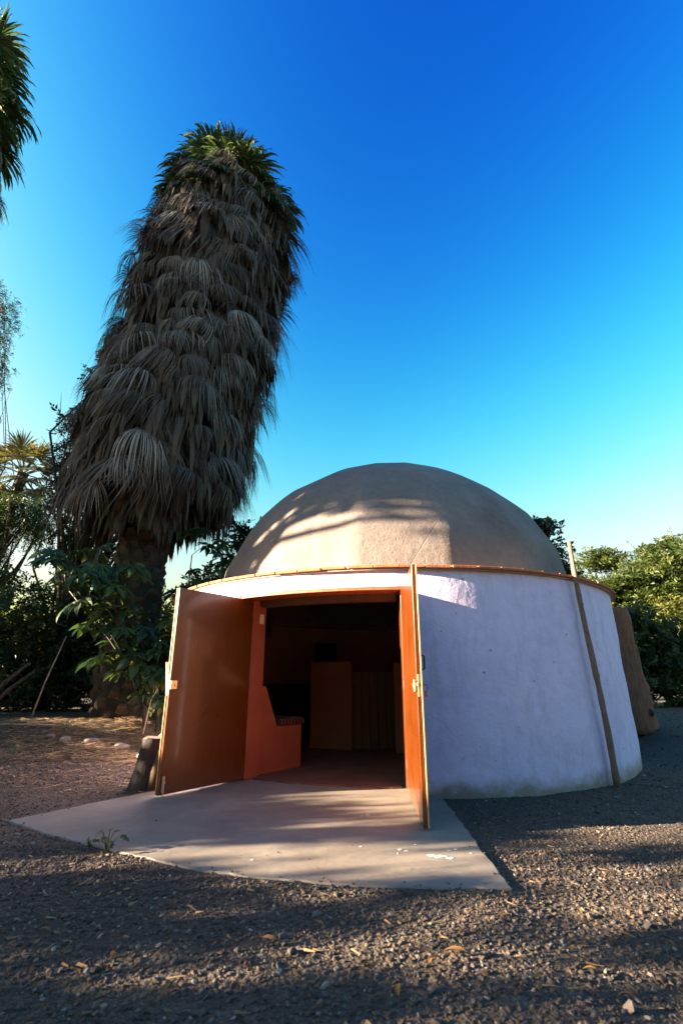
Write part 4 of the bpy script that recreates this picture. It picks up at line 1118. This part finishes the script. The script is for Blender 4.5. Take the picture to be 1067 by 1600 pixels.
keep = (~ins | (g.random(len(x)) < np.where(far_in, .004, .12))) & (np.hypot(x - CX, y - CY) > RW + .05)
x, y, r, ins = x[keep], y[keep], r[keep], ins[keep]; r = np.where(ins, r * .7, r); N = len(x)
gz = np.where(ins, .035, ground_z(x, y))
B = ICO[None] * (1 + g.normal(size=(N, 12, 1)) * .17) + g.normal(size=(N, 12, 3)) * .10
B = B * np.stack([g.uniform(.75, 1.4, N), g.uniform(.7, 1.15, N), g.uniform(.5, .9, N)], 1)[:, None]
th_ = g.uniform(0, 2 * PI, N); ct, sn = np.cos(th_)[:, None], np.sin(th_)[:, None]
tx = g.normal(size=N)[:, None] * .35
Bx = B[:, :, 0] * ct - B[:, :, 1] * sn; By = B[:, :, 0] * sn + B[:, :, 1] * ct; Bz = B[:, :, 2] + tx * Bx
V = np.stack([Bx * r[:, None] + x[:, None], By * r[:, None] + y[:, None], Bz * r[:, None] + (gz + r * .25)[:, None]], 2).reshape(-1, 3)
F = (IF[None] + 12 * np.arange(N)[:, None, None]).reshape(-1, 3)
tag(link_mesh('gravel', np_mesh('gravel', V, F, False, np.repeat(g.uniform(0, 1, N), 12)), MATS['pebble']), 'loose grey and tan gravel strewn over the yard', 'gravel', kind='stuff')

# straw and palm litter on the bank and thinly over the yard
def straw(n_, x0, x1, y0, y1, ln, seed):
    g2 = np.random.default_rng(seed)
    x = g2.uniform(x0, x1, n_); y = g2.uniform(y0, y1, n_); return x, y, g2.uniform(*ln, n_)
T = [straw(5200, -7.5, -1.9, 7.4, 9.9, (.08, .30), 1), straw(420, -3, 3.2, 1.8, 4.6, (.02, .07), 2), straw(900, -5.5, -1.8, 5.6, 7.6, (.04, .16), 3)]
x = np.concatenate([s[0] for s in T]); y = np.concatenate([s[1] for s in T]); ln = np.concatenate([s[2] for s in T])
k = ~inside_slab(x, y) & (np.hypot(x - CX, y - CY) > RW + .05); x, y, ln = x[k], y[k], ln[k]; N = len(x)
az = g.normal(size=N) * .7 + (g.random(N) < .3) * 1.5; dx, dy = np.cos(az), np.sin(az)
z0 = ground_z(x, y) + g.uniform(.004, .05, N) * (y > 7); z0 += .012 * (y <= 7)
tilt = g.normal(size=N) * .12; wv = g.uniform(.002, .006, N)
P0 = np.stack([x - dx * ln / 2, y - dy * ln / 2, z0 - tilt * ln / 2], 1); P1 = np.stack([x + dx * ln / 2, y + dy * ln / 2, z0 + tilt * ln / 2], 1)
Wd = np.stack([-dy * wv, dx * wv, wv * .6], 1)
V = np.stack([P0 - Wd, P0 + Wd, P1 + Wd * .3, P1 - Wd * .3], 1).reshape(-1, 3)
tag(link_mesh('straw_litter', np_mesh('straw_litter', V, np.arange(4 * N).reshape(N, 4), False, np.repeat(g.uniform(0, 1, N), 4)), MATS['straw']), 'dry straw and palm litter on the bank below the palm', 'straw', kind='stuff')

# a few bigger stones on the bank
def rock(label, x, y, r, seed, flat=.6):
    g2 = np.random.default_rng(seed)
    import bmesh
    bm = bmesh.new(); bmesh.ops.create_icosphere(bm, subdivisions=2, radius=1.0)
    o3 = g2.uniform(0, 6, 3)
    for v in bm.verts:
        c0 = v.co; k_ = 1 + .16 * math.sin(2.3 * c0.x + o3[0]) * math.cos(2.1 * c0.y + o3[1]) + .08 * math.sin(4.5 * c0.z + 3 * c0.x + o3[2])
        v.co = Vector((c0.x * k_ * r * g2.uniform(.98, 1.02) * 1.25, c0.y * k_ * r, c0.z * k_ * r * flat))
    me = bpy.data.meshes.new('stone'); bm.to_mesh(me); bm.free()
    for p in me.polygons: p.use_smooth = True
    r *= .75; me.transform(Matrix.Scale(.75, 4))
    o = link_mesh('stone', me, MATS['field_stone']); o.location = (x, y, float(ground_z(x, y)) + r * flat * .2); o.rotation_euler = (0, 0, g2.uniform(0, 6))
    tag(o, label, 'stone', 'stones along the bank')
rock('rounded stone at the left end of the row below the palm', -4.6, 8.55, .10, 1)
rock('pale round stone in the row left of the palm base', -4.25, 8.35, .12, 2, .75)
rock('flat pale stone just right of the pale round one', -3.85, 8.4, .13, 3, .45)
rock('long flat stone in front of the palm base', -3.4, 8.45, .14, 4, .45)
rock('small stone in the straw right of the palm base', -3.0, 8.3, .08, 5)
rock('grey stone in the gravel right of the white wall', 4.95, 7.6, .12, 6, .6)
rock('small grey stone near the foot of the wall at right', 4.75, 7.2, .07, 7, .6)
rock('lone pale stone in the gravel left of the slab', -3.05, 4.95, .035, 8, .6)
rock('pale chip of stone in the gravel before the slab', -.12, 2.85, .026, 9, .7)
rock('white chip of stone near the foot of the leaning pole', 2.72, 5.55, .032, 10, .5)

# sticks by the palm base and the stump
def stick(label, pts_, r):
    root = MB().tube(pts_, [r * (1 - .5 * k / (len(pts_) - 1)) for k in range(len(pts_))], 7, True, .08).build('stick', MATS['bark' if r > .04 else 'stick'], None, True)
    tag(root, label, 'stick', 'dry sticks near the palm')
stick('upright pale stick close behind the left door leaf', [(-2.40, 7.6, .12), (-2.46, 7.55, .7), (-2.52, 7.5, 1.35)], .035)
stick('slanting stick leaning low behind the stump', [(-2.75, 7.4, .13), (-2.5, 7.3, .33), (-2.2, 7.2, .62)], .020)
stick('second slanting stick close under the first behind the stump', [(-2.62, 7.25, .12), (-2.4, 7.2, .28), (-2.1, 7.1, .55)], .018)
stick('thin stick standing right of the palm base', [(-3.15, 8.6, .3), (-3.05, 8.5, .8), (-2.8, 8.45, 1.3)], .014)
stick('thin bare stem rising in front of the dark shrub', [(-5.9, 10.2, .42), (-5.75, 10.2, 1.1), (-5.5, 10.2, 1.95)], .018)
stick('thick crooked stem in the shadow at far left', [(-7.2, 10.6, .42), (-6.75, 10.5, 1.05), (-6.3, 10.5, 1.45)], .06)
stick('second crooked stem beside the thick one at far left', [(-7.0, 10.4, .42), (-6.55, 10.4, .95), (-6.1, 10.4, 1.3)], .05)
stick('stick lying along the bank left of the palm', [(-5.8, 8.9, .42), (-5.2, 8.8, .43), (-4.7, 8.85, .42)], .018)

# curled dry leaves on the gravel
random.seed(12)
def dry_leaf_mesh(seed):
    g2 = np.random.default_rng(seed); V = []; F = []
    m = 6
    for k in range(m + 1):
        u = k / m; w_ = .22 * math.sin(PI * min(.98, u * .94 + .03)) ** .8; cu = .25 * math.sin(u * PI) + g2.normal() * .02; bend = .25 * (u - .5) ** 2
        for s_, zz in ((-1, .14), (0, 0), (1, .14)): V.append((s_ * w_ + bend, u - .5, cu * .5 + zz * w_ * 3))
    for k in range(m):
        for q in range(2): F.append((3 * k + q, 3 * k + q + 1, 3 * k + q + 4, 3 * k + q + 3))
    me = np_mesh('dry_leaf', V, F, True); me.materials.append(MATS['dry_leaf']); return me
DL = [dry_leaf_mesh(k) for k in range(4)]
spots = [(-.10, 2.70, .06), (.52, 2.62, .05), (.46, 2.45, .075), (.35, 2.38, .07), (.10, 2.36, .06), (-.9, 2.42, .08), (-.98, 2.30, .05), (.72, 2.28, .075), (.95, 2.36, .06), (.30, 2.72, .045), (1.15, 2.9, .05), (.82, 3.02, .06), (-.55, 2.75, .045), (-.3, 2.55, .05), (.2, 2.2, .06), (1.4, 2.6, .055), (-1.3, 2.65, .05), (1.0, 2.2, .06), (1.35, 3.7, .055), (.62, 2.84, .04), (-.62, 2.2, .05), (-1.75, 3.3, .05)]
for k, (x, y, s_) in enumerate(spots):
    o = link_mesh('dry_leaf', DL[k % 4], None); o.location = (x, y, float(ground_z(x, y)) + .022)
    o.scale = (s_ * .8, s_ * random.uniform(.9, 1.5), s_); o.rotation_euler = (random.uniform(-.3, .3), random.uniform(-.4, .4), random.uniform(0, 6.28))
    tag(o, 'curled yellow dry leaf lying on the gravel', 'leaf', 'dry leaves on the gravel')
